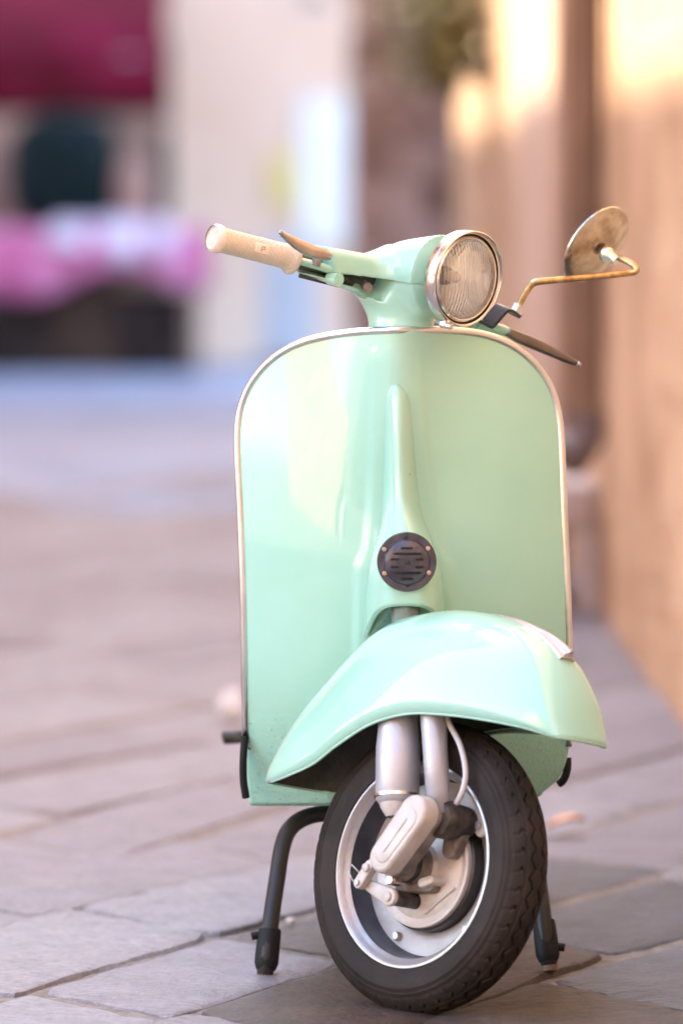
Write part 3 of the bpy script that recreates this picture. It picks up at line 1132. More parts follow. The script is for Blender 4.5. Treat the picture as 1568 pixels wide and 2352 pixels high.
def axis_at(z):
    return AX0 + AXD * ((z - AX0.z) / AXD.z)


# ---- leg shield
OUT_L = [(757, 915), (758, 860), (763, 800), (772, 742), (785, 676), (800, 645), (815, 628), (839, 604), (870, 576), (905, 556),
         (940, 546), (964, 543), (1000, 543), (1100, 549), (1204, 554), (1388, 560), (1500, 562), (1650, 564), (1720, 566),
         (1790, 568), (1843, 576)]
OUT_R = [(757, 1010), (760, 1075), (766, 1125), (780, 1163), (803, 1200), (830, 1228), (855, 1250), (880, 1266), (907, 1278),
         (950, 1285), (995, 1288), (1100, 1291), (1250, 1297), (1388, 1303), (1500, 1305), (1700, 1307), (1760, 1306), (1790, 1296),
         (1815, 1262), (1830, 1232), (1843, 1200)]
def dense(tab):
    q_ = np.array(catmull(tab, 220))
    # even steps along the outline, then relax it
    for _ in range(3):
        d_ = np.r_[0, np.cumsum(np.hypot(*np.diff(q_, axis=0).T))]
        e_ = np.linspace(0, d_[-1], 240)
        q_ = np.stack([np.interp(e_, d_, q_[:, 0]), np.interp(e_, d_, q_[:, 1])], 1)
        for _k in range(60):
            q_[1:-1] = 0.5 * q_[1:-1] + 0.25 * (q_[:-2] + q_[2:])
    return sorted([(float(a), float(b)) for a, b in q_])


OUT_L, OUT_R = dense(OUT_L), dense(OUT_R)
SH_Y = [(0.20, 8.40), (0.24, 8.375), (0.28, 8.34), (0.32, 8.305), (0.37, 8.270), (0.45, 8.245), (0.6, 8.236), (0.8, 8.244), (0.96, 8.262)]
def relax_tab(tab, n_=120, it=10):
    a_ = np.array(tab, float)
    g_ = np.linspace(a_[0, 0], a_[-1, 0], n_)
    c_ = [np.interp(g_, a_[:, 0], a_[:, k]) for k in range(1, a_.shape[1])]
    for _ in range(it):
        for y_ in c_:
            y_[1:-1] = 0.5 * y_[1:-1] + 0.25 * (y_[:-2] + y_[2:])
    return [tuple(float(v) for v in r_) for r_ in zip(g_, *c_)]


SH_Y = relax_tab(SH_Y, 90, 60)
PANEL = [(795, 862, 960), (803, 861, 960), (995, 857, 975), (1178, 849, 996), (1256, 841, 1007), (1298, 823, 1035), (1386, 820, 1038), (1843, 815, 1050)]


def shield_Y(x, y):
    z = PZ(y, 8.25)
    yc = lerp_tab(SH_Y, z)[0]
    xc = 912 + (y - 800) * 0.045
    s = (x - xc) / 370.0
    yy = yc + 0.085 * abs(s) ** 2.1
    # swelling over the steering head
    yy -= 0.062 * math.exp(-((x - xc) / 95.0) ** 2) * (lambda t_: t_ * t_ * (3 - 2 * t_))(max(0.0, min(1.0, (1230 - y) / 520.0)))
    # raised centre panel with a soft crease
    l, r = lerp_tab(PANEL, y)
    d = min(x - l, r - x)
    k = 1 / (1 + math.exp(-d / 3.0)) if abs(d) < 60 else (1.0 if d > 0 else 0.0)
    topf = min(1.0, max(0.0, (y - 797) / 10.0))
    yy -= 0.0045 * k * min(1.0, max(0.0, (y - 790) / 200.0))
    rl = math.exp(-((d) / 5.0) ** 2)
    yy -= 0.0012 * rl * topf
    return yy


nr_, nc_ = 150, 130
vs = []
for i in range(nr_):
    t = i / (nr_ - 1)
    y = 757 + (1843 - 757) * (t ** 1.5 * 0.6 + t * 0.4)
    l = lerp_tab(OUT_L, y)[0]
    r = lerp_tab(OUT_R, y)[0]
    for j in range(nc_):
        x = l + (r - l) * j / (nc_ - 1)
        yy = y + 6 * max(0.0, (y - 1700) / 143.0) * (1 if x < 760 else 0)
        vs.append(P(x, yy, shield_Y(x, y)))
shield = mesh_obj('leg_shield', vs, grid_faces(nr_, nc_), M['paint_pit'], SC, sharp=0, mods=[('solid', 0.0018, -1)])
# trim moulding along the edge
edge = [(y, x) for (y, x) in OUT_L if y <= 1655][::-2]
edge = [(1688, 565)] + edge
edge_r = [(y, x) for (y, x) in OUT_R if y <= 1720][::2]
pts = catmull([(x, y) for (y, x) in edge] + [(x, y) for (y, x) in edge_r], 260)
wp = []
for (x, y) in pts:
    wp.append(P(x, y, shield_Y(x, max(y, 757)) - 0.001))
tube('edge_trim', wp, 0.0058, M['alu'], shield, 10, sharp=0)
for (x, y) in ((574, 1717),):
    yy = shield_Y(x, y)
    lathe('rivet', [(0.0, 0.0025), (0.0022, 0.0022), (0.004, 0.0)], P(x, y, yy) + V(0, -0.0005, 0), V(-0.2, -1, 0), M['steel'], shield, 12)

# ---- centre spine and horn cover
SP = [(886, 905, 911, 0.002), (893, 893, 925, 0.008), (905, 892, 932, 0.013), (925, 891, 936, 0.018), (1000, 889, 943, 0.030),
      (1100, 886, 952, 0.044), (1165, 884, 960, 0.057), (1195, 881, 967, 0.070), (1225, 874, 979, 0.090), (1255, 864, 992, 0.108),
      (1290, 855, 1004, 0.120), (1330, 848, 1011, 0.122), (1380, 845, 1016, 0.122), (1460, 842, 1019, 0.121)]


SP = relax_tab(SP, 200, 40)


def spine_pt(x01, y):
    xl, xr, d = lerp_tab(SP, y)
    q = x01
    rf = min(1, max(0, (y - 1150) / 130.0))
    p = 1.75 * (1 - rf) + 3.6 * rf
    prof = (1 - abs(q) ** p) ** (0.85 * (1 - rf) + 0.62 * rf)
    x = (xl + xr) / 2 + q * (xr - xl) / 2
    base = shield_Y(x, y) + 0.003
    return P(x, y, base - (d + 0.003) * prof)


def arch(q):
    return 1389 + 10 * abs(q) ** 2 + 62 * abs(q) ** 5


nr2, nc2 = 80, 41
vs = []
for i in range(nr2):
    t = i / (nr2 - 1)
    for j in range(nc2):
        q = -1 + 2 * j / (nc2 - 1)
        q = math.sin(q * math.pi / 2)
        y = 886 + (arch(q) - 886) * t
        vs.append(spine_pt(q, y))
cover = mesh_obj('horn_cover', vs, grid_faces(nr2, nc2), M['paint'], SC, sharp=0, mods=[('solid', 0.004, -1)])
# rolled lip round the arch, and the thin seam above the bulge
lip = [spine_pt(math.sin((-1 + 2 * j / 40) * math.pi / 2) * 0.995, arch(math.sin((-1 + 2 * j / 40) * math.pi / 2)) - 1) for j in range(41)]
tube('arch_lip', lip, 0.0028, M['paint'], cover, 8, sharp=0)
seam = []
for j in range(31):
    q = -0.98 + 1.96 * j / 30
    seam.append(spine_pt(q, 1176 + 7 * abs(q)) + V(0, -0.0002, 0))
tube('seam', seam, 0.0007, M['under'], cover, 6, sharp=0)
# steering column seen inside the arch
tube('steering_column', [axis_at(0.46), axis_at(0.52), axis_at(0.585)], 0.021, M['column'], SC, 24)

# ---- horn
HD = V(0.02, -1.0, 0.0).normalized()
HC = P(934, 1291, 8.236 - 0.1315)
horn = lathe('horn', [(0.0, -0.03), (0.040, -0.03), (0.0425, -0.012), (0.0425, 0.0005), (0.0415, 0.0022), (0.033, 0.0022), (0.0318, 0.0035), (0.0312, 0.0062),
                      (0.028, 0.0085), (0.020, 0.0105), (0.010, 0.0115), (0.0, 0.0117)], HC, HD, M['horn'], SC, 72, sharp=40)
hx = V(1, 0.02, 0).normalized()
hx = (hx - HD * hx.dot(HD)).normalized()
hy = HD.cross(hx)
if hy.z < 0:
    hy = -hy
DOME = [(0.0, 0.0117), (0.010, 0.0115), (0.020, 0.0105), (0.028, 0.0085), (0.0312, 0.0062)]


def slot_shade(x0, x1, y0, hw):  # raised black plate, colour standing in for the dark of a horn opening
    vs, fs = [], []
    n_ = 10
    for i in range(n_ + 1):
        x = x0 + (x1 - x0) * i / n_
        e = 1.0
        edge_ = min(x - x0, x1 - x)
        if edge_ < hw:
            e = math.sqrt(max(0.0, 1 - (1 - edge_ / hw) ** 2)) * 0.9 + 0.1
        for s in (-1, 1):
            y = y0 + s * hw * e
            hgt = lerp_tab(DOME, math.hypot(x, y))[0] + 0.0008
            vs.append(HC + hx * x + hy * y + HD * hgt)
        for s in (-1, 1):
            y = y0 + s * hw * e
            hgt = lerp_tab(DOME, math.hypot(x, y))[0] - 0.001
            vs.append(HC + hx * x + hy * y + HD * hgt)
    for i in range(n_):
        a, b_ = i * 4, i * 4 + 4
        fs += [(a, a + 1, b_ + 1, b_), (a + 1, a + 3, b_ + 3, b_ + 1), (a + 2, a, b_, b_ + 2)]
    mesh_obj('slot', vs, fs, M['slot'], horn, smooth=False)


slot_shade(-0.0095, 0.0085, 0.0205, 0.0016)
slot_shade(-0.0205, 0.021, 0.0125, 0.0017)
slot_shade(-0.024, -0.0115, 0.0045, 0.0017)
slot_shade(0.0115, 0.024, 0.0045, 0.0017)
slot_shade(-0.024, -0.0115, -0.0065, 0.0017)
slot_shade(0.0115, 0.024, -0.0065, 0.0017)
slot_shade(-0.0195, 0.021, -0.0150, 0.0017)
slot_shade(-0.0085, 0.0095, -0.0235, 0.0016)
for (sx, sy, mm, rr) in ((-0.0335, 0.0190, 'brass', 0.0036), (0.0300, 0.0197, 'brass', 0.0036), (-0.0322, -0.0160, 'brass', 0.0036),
                         (0.0313, -0.0150, 'brass', 0.0036), (-0.0020, 0.0360, 'black', 0.003), (0.0012, -0.0330, 'black', 0.003),
                         (0.0, 0.0, 'black', 0.003)):
    rad = math.hypot(sx, sy)
    hgt = 0.0022 if rad > 0.031 else 0.0116
    k = min(1.0, 0.0373 / rad) if rad > 0.031 else 1
    c = HC + hx * sx * k + hy * sy * k + HD * hgt
    sc_ = lathe('horn_screw', [(0.0, 0.0008), (0.0009, 0.0008), (0.0012, 0.0018), (rr * 0.85, 0.0016), (rr, 0.0008), (rr, -0.0005)], c, HD, M[mm], horn, 14)

# ---- front fender
RIDGE = [(-0.306, 0.095), (-0.293, 0.136), (-0.266, 0.191), (-0.2185, 0.253), (-0.131, 0.334), (-0.06, 0.358), (0.025, 0.366),
         (0.12, 0.352), (0.195, 0.314), (0.240, 0.258), (0.266, 0.197)]
EDGE = [(-0.280, 0.095, 0.059), (-0.260, 0.096, 0.071), (-0.221, 0.106, 0.081), (-0.172, 0.125, 0.086), (-0.125, 0.153, 0.093), (-0.06, 0.188, 0.097),
        (0.008, 0.207, 0.097), (0.08, 0.211, 0.092), (0.15, 0.209, 0.083), (0.210, 0.204, 0.070), (0.246, 0.197, 0.052)]
NF, NA = 60, 33
rid = catmull(RIDGE, NF)
edg = catmull(EDGE, NF)


def fender_pt(i, al, up=0.0):
    (ru, rv), (eu, ev, ew) = rid[i], edg[i]
    a = abs(al) * math.pi / 2
    fw = math.sin(a) ** 0.92
    fd = 1 - max(0.0, math.cos(a)) ** 0.82
    u = ru + (eu - ru) * fd
    v = rv + (ev - rv) * fd + up
    return W(u, v, math.copysign(ew * fw, al))


vs = []
for i in range(NF):
    for j in range(NA):
        vs.append(fender_pt(i, -1 + 2 * j / (NA - 1)))
fender = mesh_obj('front_fender', vs, grid_faces(NF, NA), M['paint'], SC, sharp=0, mods=[('solid', 0.0022, 1)])
under = []
for i in range(NF):
    for j in range(NA):
        al = -0.985 + 1.97 * j / (NA - 1)
        p = fender_pt(i, al)
        c = W(rid[i][0] * 0.3, 0.15, 0)
        under.append(p + (c - p).normalized() * 0.0035)
mesh_obj('underside', under, [f[::-1] for f in grid_faces(NF, NA)], M['under'], fender, sharp=0)
bead = [fender_pt(i, 1.0) for i in range(NF)] + [fender_pt(NF - 1, 1 - 2 * k / 14) for k in range(1, 15)]
bead += [fender_pt(NF - 1 - i, -1.0) for i in range(1, NF)] + [fender_pt(0, -1 + 2 * k / 14) for k in range(1, 15)]
tube('rolled_edge', bead, 0.0024, M['paint'], fender, 8, sharp=0)
# crest trim along the ridge
i0, i1 = 0, 0
us = [r_[0] for r_ in rid]
i0 = min(range(NF), key=lambda i: abs(us[i] - 0.03))
i1 = min(range(NF), key=lambda i: abs(us[i] - 0.205))


def crest(name, ia, ib, wmax, hmax, sub):
    vs = []
    n_ = 24
    prof = [(-1, 0), (-0.95, 0.55), (-0.7, 0.75), (-0.5, 0.62), (-0.3, 0.95), (0, 1.0), (0.3, 0.95), (0.5, 0.62), (0.7, 0.75), (0.95, 0.55), (1, 0)]
    for k in range(n_):
        t = k / (n_ - 1)
        f = ia + (ib - ia) * t
        i = int(min(f, NF - 2))
        fr_ = f - i
        taper = (0.25 + 0.75 * t ** 0.6)
        hh = hmax * (0.2 + 0.8 * t ** 0.8)
        (u0, v0), (u1, v1) = rid[i], rid[i + 1]
        tu, tv = u1 - u0, v1 - v0
        ln = math.hypot(tu, tv)
        nu_, nv_ = -tv / ln, tu / ln
        u, v = u0 + (u1 - u0) * fr_, v0 + (v1 - v0) * fr_
        for (a, h) in prof:
            vs.append(W(u + nu_ * (h * hh - 0.0015), v + nv_ * (h * hh - 0.0015), a * wmax * taper))
    m_ = len(prof)
    fs = grid_faces(n_, m_) + [tuple(range(m_)), tuple(range(n_ * m_ - 1, (n_ - 1) * m_ - 1, -1))]
    return mesh_obj(name, vs, fs, M['crest'], sub, sharp=40)


crest('crest_trim', i0, i1, 0.016, 0.012, fender)
crest('crest_cap', i0 + 0.42 * (i1 - i0), i1 - 0.15, 0.010, 0.019, fender)

# ---- front wheel
wheel = empty('front_wheel', (0, 0, 0))
wheel.parent = SC


def tyre_mesh(name, org, ax_, parent):
    x, y, d = frame(ax_)
    prof = [(0.139, 0.026), (0.143, 0.031), (0.1475, 0.0353), (0.1485, 0.0372), (0.1505, 0.0378), (0.1515, 0.0374), (0.158, 0.0404), (0.168, 0.0418),
            (0.1745, 0.0413), (0.1752, 0.0421), (0.1775, 0.0417), (0.1782, 0.0406), (0.1825, 0.0392), (0.1832, 0.0399), (0.1850, 0.0392), (0.1857, 0.0379), (0.190, 0.0355)]
    tread = []
    nt_ = 60
    for k in range(nt_ + 1):
        a = 1 - 2 * k / nt_
        wv = 0.0345 * a
        r_ = 0.1925 + 0.0155 * (1 - abs(a) ** 2.3)
        tread.append((r_, wv))
    full = prof + tread + [(r_, -h) for (r_, h) in prof[::-1]]
    seg = 720
    vs = []
    NP = 46
    for (r_, h) in full:
        istr = (r_, h) in tread
        for k in range(seg):
            th = 2 * math.pi * k / seg
            rr = r_
            if istr:
                ph = (th * NP / (2 * math.pi)) % 1.0
                tri = 4 * abs(ph - 0.5) - 1
                dep = 0.0
                z1 = 0.0095 + 0.0040 * tri
                for s in (1, -1):
                    dd = abs(h - s * z1)
                    dep = max(dep, 0.0080 * min(1.0, max(0.0, 1.5 - 1.5 * dd / 0.0021)))
                ph2 = (th * NP / (2 * math.pi) + 0.25) % 1.0
                ah = abs(h)
                if 0.0205 < ah < 0.0285:
                    q = (ah - 0.0205) / 0.008
                    pc = 0.5 + 0.22 * math.sin(q * math.pi)
                    dep = max(dep, 0.0055 * min(1.0, max(0.0, 1.5 - 1.5 * abs(ph2 - pc) / 0.10)))
                if ah > 0.0285:
                    dep = max(dep, 0.0020 * max(0.0, 1 - abs(ph2 - 0.5) / 0.12))
                if 0.0195 < ah < 0.0212:
                    dep = max(dep, 0.0022)
                rr -= dep
            vs.append(org + x * (math.cos(th) * rr) + y * (math.sin(th) * rr) + d * h)
    return mesh_obj(name, vs, grid_faces(len(full), seg, wrap=True), M['rubber'], parent, sharp=50)


tyre_mesh('tyre', WC, NW, wheel)
rimprof = [(0.1395, 0.0225), (0.1440, 0.0300), (0.1470, 0.0345), (0.1465, 0.0368), (0.1435, 0.0372), (0.1405, 0.0345), (0.1385, 0.0300),
           (0.1350, 0.0265), (0.1318, 0.0225), (0.1300, 0.0120), (0.1285, -0.0060), (0.1245, -0.0110), (0.1050, -0.0120), (0.0950, -0.0125), (0.0920, -0.0150),
           (0.0860, -0.0200), (0.0, -0.0200)]
rim = lathe('rim', rimprof[:9], WC, NW, M['rim'], wheel, 96, sharp=40)
lathe('rim_barrel', rimprof[8:12], WC, NW, M['rimdark'], wheel, 96, sharp=40)  # barrel coloured darker for the shade inside the wheel
lathe('rim_disc', rimprof[11:], WC, NW, M['rimdisc'], wheel, 96, sharp=40)
lathe('far_rim', [(r_, -h) for (r_, h) in rimprof[:9]] + [(0.125, -0.0215), (0.10, -0.0225), (0.07, -0.0225), (0.05, -0.03), (0.03, -0.045), (0.0, -0.046)], WC, NW, M['rim'], wheel, 72, sharp=40)
for k in range(5):
    a = math.atan2(-0.1045, -0.053) + 2 * math.pi * k / 5
    c = W(0.1135 * math.cos(a), 0.1135 * math.sin(a), -0.0118)
    lathe('rim_bolt', [(0.0066, 0.0), (0.0066, 0.005), (0.0052, 0.0075), (0.0, 0.008)], c, NW, M['rim'], wheel, 12)
tube('valve', [W(0.095, 0.075, -0.011), W(0.088, 0.066, 0.008)], 0.003, M['steel'], wheel, 10)
lathe('brake_drum', [(0.0, -0.019), (0.0905, -0.019), (0.0905, 0.004), (0.087, 0.006)], WC, NW, M['black'], wheel, 72, sharp=40)

# ---- fork with brake plate, link, damper (does not spin)
fork = empty('fork', (0, 0, 0))
fork.parent = SC
lathe('brake_plate', [(0.086, 0.003), (0.0875, 0.010), (0.0865, 0.0135), (0.083, 0.0145), (0.079, 0.0125), (0.074, 0.0118), (0.070, 0.0145), (0.055, 0.0165),
                      (0.034, 0.018), (0.030, 0.024), (0.0, 0.024)], WC, NW, M['castwhite'], fork, 96, sharp=32)
# the stem that carries link and damper
tb1, tb0 = W(0.028, 0.212, 0.066), W(0.067, 0.072, 0.066)
top_c = axis_at(PZ(1420, 8.1))
tube('fork_tube', [top_c, axis_at(0.515), W(-0.02, 0.29, 0.03), W(0.015, 0.255, 0.062), tb1, W(0.045, 0.150, 0.066), tb0],
     [0.021, 0.0205, 0.020, 0.019, 0.0185, 0.0175, 0.0165], M['silver'], fork, 24, sharp=0)
DM0 = W(-0.018, 0.078, 0.064)
DMD = W(-0.042, 0.200, 0.060) - DM0
lathe('damper', [(0.0, 0.0), (0.020, 0.0), (0.0265, 0.004), (0.0305, 0.010), (0.0312, 0.013), (0.0300, 0.0135), (0.0300, 0.016), (0.0312, 0.018), (0.0318, 0.085),
                 (0.0300, 0.105), (0.0285, 0.140), (0.0, 0.140)], DM0, DMD, M['silver'], fork, 40, sharp=40)
lathe('damper_ring', [(0.0300, 0.0105), (0.0330, 0.0115), (0.0330, 0.0160), (0.0300, 0.0170)], DM0, DMD, M['chrome'], fork, 40)
lathe('damper_seat', [(0.012, -0.016), (0.015, -0.012), (0.021, -0.002), (0.022, 0.003), (0.0, 0.003)], DM0 + NW * 0.004, DMD, M['castwhite'], fork, 30)


def stadium(a, b_, ra, rb_, w0, w1, bev=0.004, inset=0.0):
    """slab with round ends in the wheel's plane between a and b"""
    d = Vector((b_[0] - a[0], b_[1] - a[1])).normalized()
    nn = Vector((-d.y, d.x))
    out_ = []
    for k in range(15):
        t = math.pi / 2 + math.pi * k / 14
        out_.append((a, ra, math.cos(t), math.sin(t)))
    for k in range(15):
        t = -math.pi / 2 + math.pi * k / 14
        out_.append((b_, rb_, math.cos(t), math.sin(t)))
    rows_ = [(0, w0), (0, w1 - bev), (bev * 0.35, w1 - bev * 0.3), (bev, w1)]
    vs = []
    for ins, w_ in rows_:
        for (c, r_, ct, st) in out_:
            e = d * ct + nn * st
            vs.append(W(c[0] + e.x * (r_ - ins), c[1] + e.y * (r_ - ins), w_))
    m_ = len(out_)
    fs = grid_faces(len(rows_), m_, wrap=True) + [tuple(range(m_))[::-1], tuple((len(rows_) - 1) * m_ + k for k in range(m_))]
    return vs, fs


la, lb_ = (0.057, 0.069), (0.010, 0.003)
link = mesh_obj('link_cover', *stadium(la, lb_, 0.0255, 0.0235, 0.084, 0.112, 0.006), M['castwhite'], fork, sharp=50)
mesh_obj('raised_panel', *stadium((0.052, 0.061), (0.014, 0.009), 0.0165, 0.015, 0.110, 0.1135, 0.002), M['castwhite'], link, sharp=50)
mesh_obj('rib', *stadium((0.050, 0.059), (0.016, 0.011), 0.0022, 0.0022, 0.112, 0.1150, 0.001), M['castwhite'], link, sharp=50)
mesh_obj('swing_arm', *stadium(la, lb_, 0.0215, 0.0215, 0.060, 0.0835, 0.002), M['castgrey'], fork, sharp=50)
lathe('pivot_housing', [(0.0, 0.0), (0.020, 0.0), (0.0235, 0.005), (0.0245, 0.022), (0.0215, 0.030), (0.0275, 0.036), (0.0275, 0.056), (0.024, 0.064), (0.0, 0.064)],
      W(0.069, 0.067, 0.008), NW, M['castdark'], fork, 36, sharp=40)
mesh_obj('pivot_bracket', *stadium((0.069, 0.067), (0.062, 0.028), 0.023, 0.014, 0.018, 0.032, 0.003), M['castgrey'], fork, sharp=50)
lathe('axle_boss', [(0.0, 0.0), (0.030, 0.0), (0.029, 0.014), (0.026, 0.018), (0.0255, 0.034), (0.022, 0.038), (0.022, 0.056), (0.0, 0.056)],
      W(0.0, 0.0, 0.022), NW, M['castgrey'], fork, 36, sharp=40)
lathe('axle_spacer', [(0.0262, 0.020), (0.0275, 0.022), (0.0275, 0.028), (0.0262, 0.030)], W(0, 0, 0.022), NW, M['castdark'], fork, 30)
lathe('grease_cap', [(0.0, 0.020), (0.006, 0.0195), (0.0085, 0.016), (0.0085, 0.0), (0.0, 0.0)], W(-0.006, -0.026, 0.052), NW, M['brass'], fork, 16)
# anchor lug, cam and lever of the brake
mesh_obj('anchor_lug', *stadium((-0.020, -0.032), (0.034, -0.026), 0.010, 0.010, 0.014, 0.034, 0.003), M['castgrey'], fork, sharp=50)
mesh_obj('anchor_lug', *stadium((0.030, -0.024), (0.046, -0.018), 0.007, 0.006, 0.014, 0.044, 0.002), M['castwhite'], fork, sharp=50)
mesh_obj('plate_rib', *stadium((0.020, -0.064), (0.066, -0.026), 0.0030, 0.0030, 0.013, 0.0185, 0.002), M['castwhite'], fork, sharp=50)
lathe('brake_cam', [(0.0, 0.0), (0.0115, 0.0), (0.0115, 0.050), (0.0095, 0.052), (0.0, 0.052)], W(-0.002, -0.050, 0.014), NW, M['castdark'], fork, 24, sharp=40)
lever = mesh_obj('brake_arm', *stadium((-0.002, -0.050), (-0.050, -0.036), 0.0135, 0.0075, 0.066, 0.073, 0.0025), M['castwhite'], fork, sharp=50)
lathe('cam_nut', [(0.007, 0.0), (0.007, 0.003), (0.0055, 0.004), (0.0, 0.004)], W(-0.002, -0.050, 0.073), NW, M['castwhite'], lever, 12)
lathe('arm_pin', [(0.0045, -0.010), (0.0045, 0.006), (0.0, 0.007)], W(-0.050, -0.036, 0.073), NW, M['rim'], lever, 12)
clev = mesh_obj('cable_clevis', *stadium((-0.052, -0.036), (-0.036, -0.010), 0.0085, 0.0080, 0.074, 0.086, 0.002), M['castwhite'], fork, sharp=50)
lathe('clevis_nut', [(0.0065, 0.0), (0.0065, 0.004), (0.004, 0.0055), (0.0, 0.0055)], W(-0.038, -0.014, 0.086), NW, M['castwhite'], clev, 8)
lathe('clevis_pin', [(0.0042, 0.0), (0.0042, 0.004), (0.0, 0.005)], W(-0.052, -0.036, 0.086), NW, M['rim'], clev, 12)
tube('cable_stub', [W(-0.036, -0.006, 0.080), W(-0.031, 0.006, 0.080), W(-0.026, 0.012, 0.078)], 0.0048, M['castwhite'], clev, 10)
tube('brake_wire', [W(-0.052, -0.022, 0.085), W(-0.066, -0.012, 0.088), W(-0.070, -0.022, 0.088), W(-0.062, -0.034, 0.086), W(-0.054, -0.038, 0.083)], 0.0009, M['cable'], clev, 6, sharp=0)
tube('brake_wire', [W(-0.026, 0.012, 0.078), W(0.0, 0.035, 0.070), W(0.02, 0.07, 0.050)], 0.0011, M['cable'], fork, 6, sharp=0)
cab = [W(0.040, 0.225, 0.055), W(0.0466, 0.206, 0.055), W(0.0765, 0.174, 0.055), W(0.0944, 0.1384, 0.055), W(0.0948, 0.1106, 0.055), W(0.0832, 0.0912, 0.052), W(0.072, 0.084, 0.045)]
cab = [Vector(p) for p in catmull([tuple(p) for p in cab], 30)]
tube('cable', cab, 0.0042, M['cable'], fork, 10, sharp=0)
mesh_obj('wheel_shield', *stadium((0.060, 0.100), (0.098, 0.062), 0.012, 0.012, 0.006, 0.012, 0.002), M['castwhite'], fork, sharp=50)
lathe('plate_nut', [(0.006, 0.0), (0.006, 0.005), (0.0, 0.006)], W(0.095, 0.066, 0.012), NW, M['rim'], fork, 8)

# ---- handlebar headset (turned with the wheel)
HN = V(0.70, -0.705, -0.11).normalized()          # the way the headlamp faces
HA = (NW - HN * NW.dot(HN)).normalized()          # towards the cream grip
HU = HN.cross(HA)
if HU.z < 0:
    HU = -HU
OH = P(915, 625, 8.27)


def H(a, b_, c):
    return OH + HA * a + HN * b_ + HU * c


OB = P(915, 655, 8.27)
DG = V(-0.824, -0.528, 0.216).normalized()        # cream-grip side bar
DL = V(0.500, 0.820, -0.265).normalized()         # far side bar


def to_h(p):
    d = p - OH
    return (d.dot(HA), d.dot(HN), d.dot(HU))


bar_o = np.array(to_h(OB))
dg = np.array((DG.dot(HA), DG.dot(HN), DG.dot(HU)))
dl = np.array((DL.dot(HA), DL.dot(HN), DL.dot(HU)))
axd = np.array((AXD.dot(HA), AXD.dot(HN), AXD.dot(HU)))
ao = np.array(to_h(axis_at(1.0)))
hstep = 0.0026
lo = np.array((-0.23, -0.13, -0.16))
dims = np.ceil((np.array((0.23, 0.17, 0.10)) - lo) / hstep).astype(int)
A_, B_, C_ = np.meshgrid(*[lo[i] + hstep * np.arange(dims[i]) for i in range(3)], indexing='ij')
PT = np.stack([A_, B_, C_], -1)


def arm_sdf(d, length, rb0, rb1, rc0, rc1, coff=0.0):
    q = PT - bar_o
    s_ = np.clip(q @ d, 0, length)
    r_ = q - s_[..., None] * d
    f = s_ / length
    cc = np.array((0, 0, 1.0))
    cc = cc - d * (cc @ d)
    cc /= np.linalg.norm(cc)
    bb_ = np.cross(d, cc)
    rb_ = rb0 + (rb1 - rb0) * f
    rc_ = rc0 + (rc1 - rc0) * f
    qb, qc = (r_ @ bb_) / rb_, ((r_ @ cc) - coff) / rc_
    ends = np.maximum(0, (q @ d) - length)
    k_ = (qb ** 4 + qc ** 4) ** 0.25
    return np.maximum((k_ - 1) * np.minimum(rb_, rc_), np.abs((q @ d) - length / 2) - length / 2)


def cone_sdf(o_, d, length, r0, r1):
    q = PT - o_
    t = np.clip((q @ d) / length, 0, 1)
    r_ = np.linalg.norm(q - (t * length)[..., None] * d, axis=-1)
    rad = r0 + (r1 - r0) * (t ** 0.6)
    return np.maximum(r_ - rad, (q @ d) - length)


bowl = cone_sdf(np.array((0.0, -0.005, 0.0015)), np.array((0.0, 1.0, 0.03)) / np.linalg.norm((0, 1, 0.03)), (P(1071, 641, 8.17) - OH).dot(HN) - 0.006, 0.036, 0.0668)
armg = arm_sdf(dg, 0.150, 0.036, 0.030, 0.031, 0.021, 0.006)
arml = arm_sdf(dl, 0.185, 0.036, 0.028, 0.031, 0.020, 0.002)
top = smin(smin(armg, arml, 0.02), bowl, 0.035)
# lower rim of the cover: a curved cut plane
lipc = -0.013 - 0.13 * np.clip(A_ - 0.02, 0, 0.13) - 0.02 * np.clip(B_, 0, 0.2)
lipc = np.where(A_ > 0.128, lipc + (A_ - 0.128) * 1.9, lipc)
lb0 = (P(1071, 641, 8.17) - OH)
lcen = np.array((lb0.dot(HA), lb0.dot(HN), lb0.dot(HU)))
lq = PT - lcen
cav = np.maximum(np.hypot(lq[..., 0], lq[..., 2]) - 0.0610, -0.056 - lq[..., 1])
cover_f = np.maximum(np.maximum(top, lipc - C_), -cav)
cv, cf = surface_nets(cover_f, lo, hstep)
headset = mesh_obj('headset', [H(*p) for p in cv], cf, M['paint'], SC, sharp=42)

neck = cone_sdf(ao + axd * -0.125, axd, 0.125, 0.0475, 0.046)
armg2 = arm_sdf(dg, 0.172, 0.030, 0.020, 0.026, 0.012, -0.006)
arml2 = arm_sdf(dl, 0.182, 0.030, 0.024, 0.024, 0.017, -0.004)
bowl2 = bowl + 0.0028
low_f = smin(smin(neck, bowl2, 0.045), smin(armg2, arml2, 0.02), 0.035)
low_f = np.maximum(low_f, C_ - lipc - 0.004)
ZW = OH.z + A_ * HA.z + B_ * HN.z + C_ * HU.z
low_f = np.maximum(low_f, 0.940 - ZW)
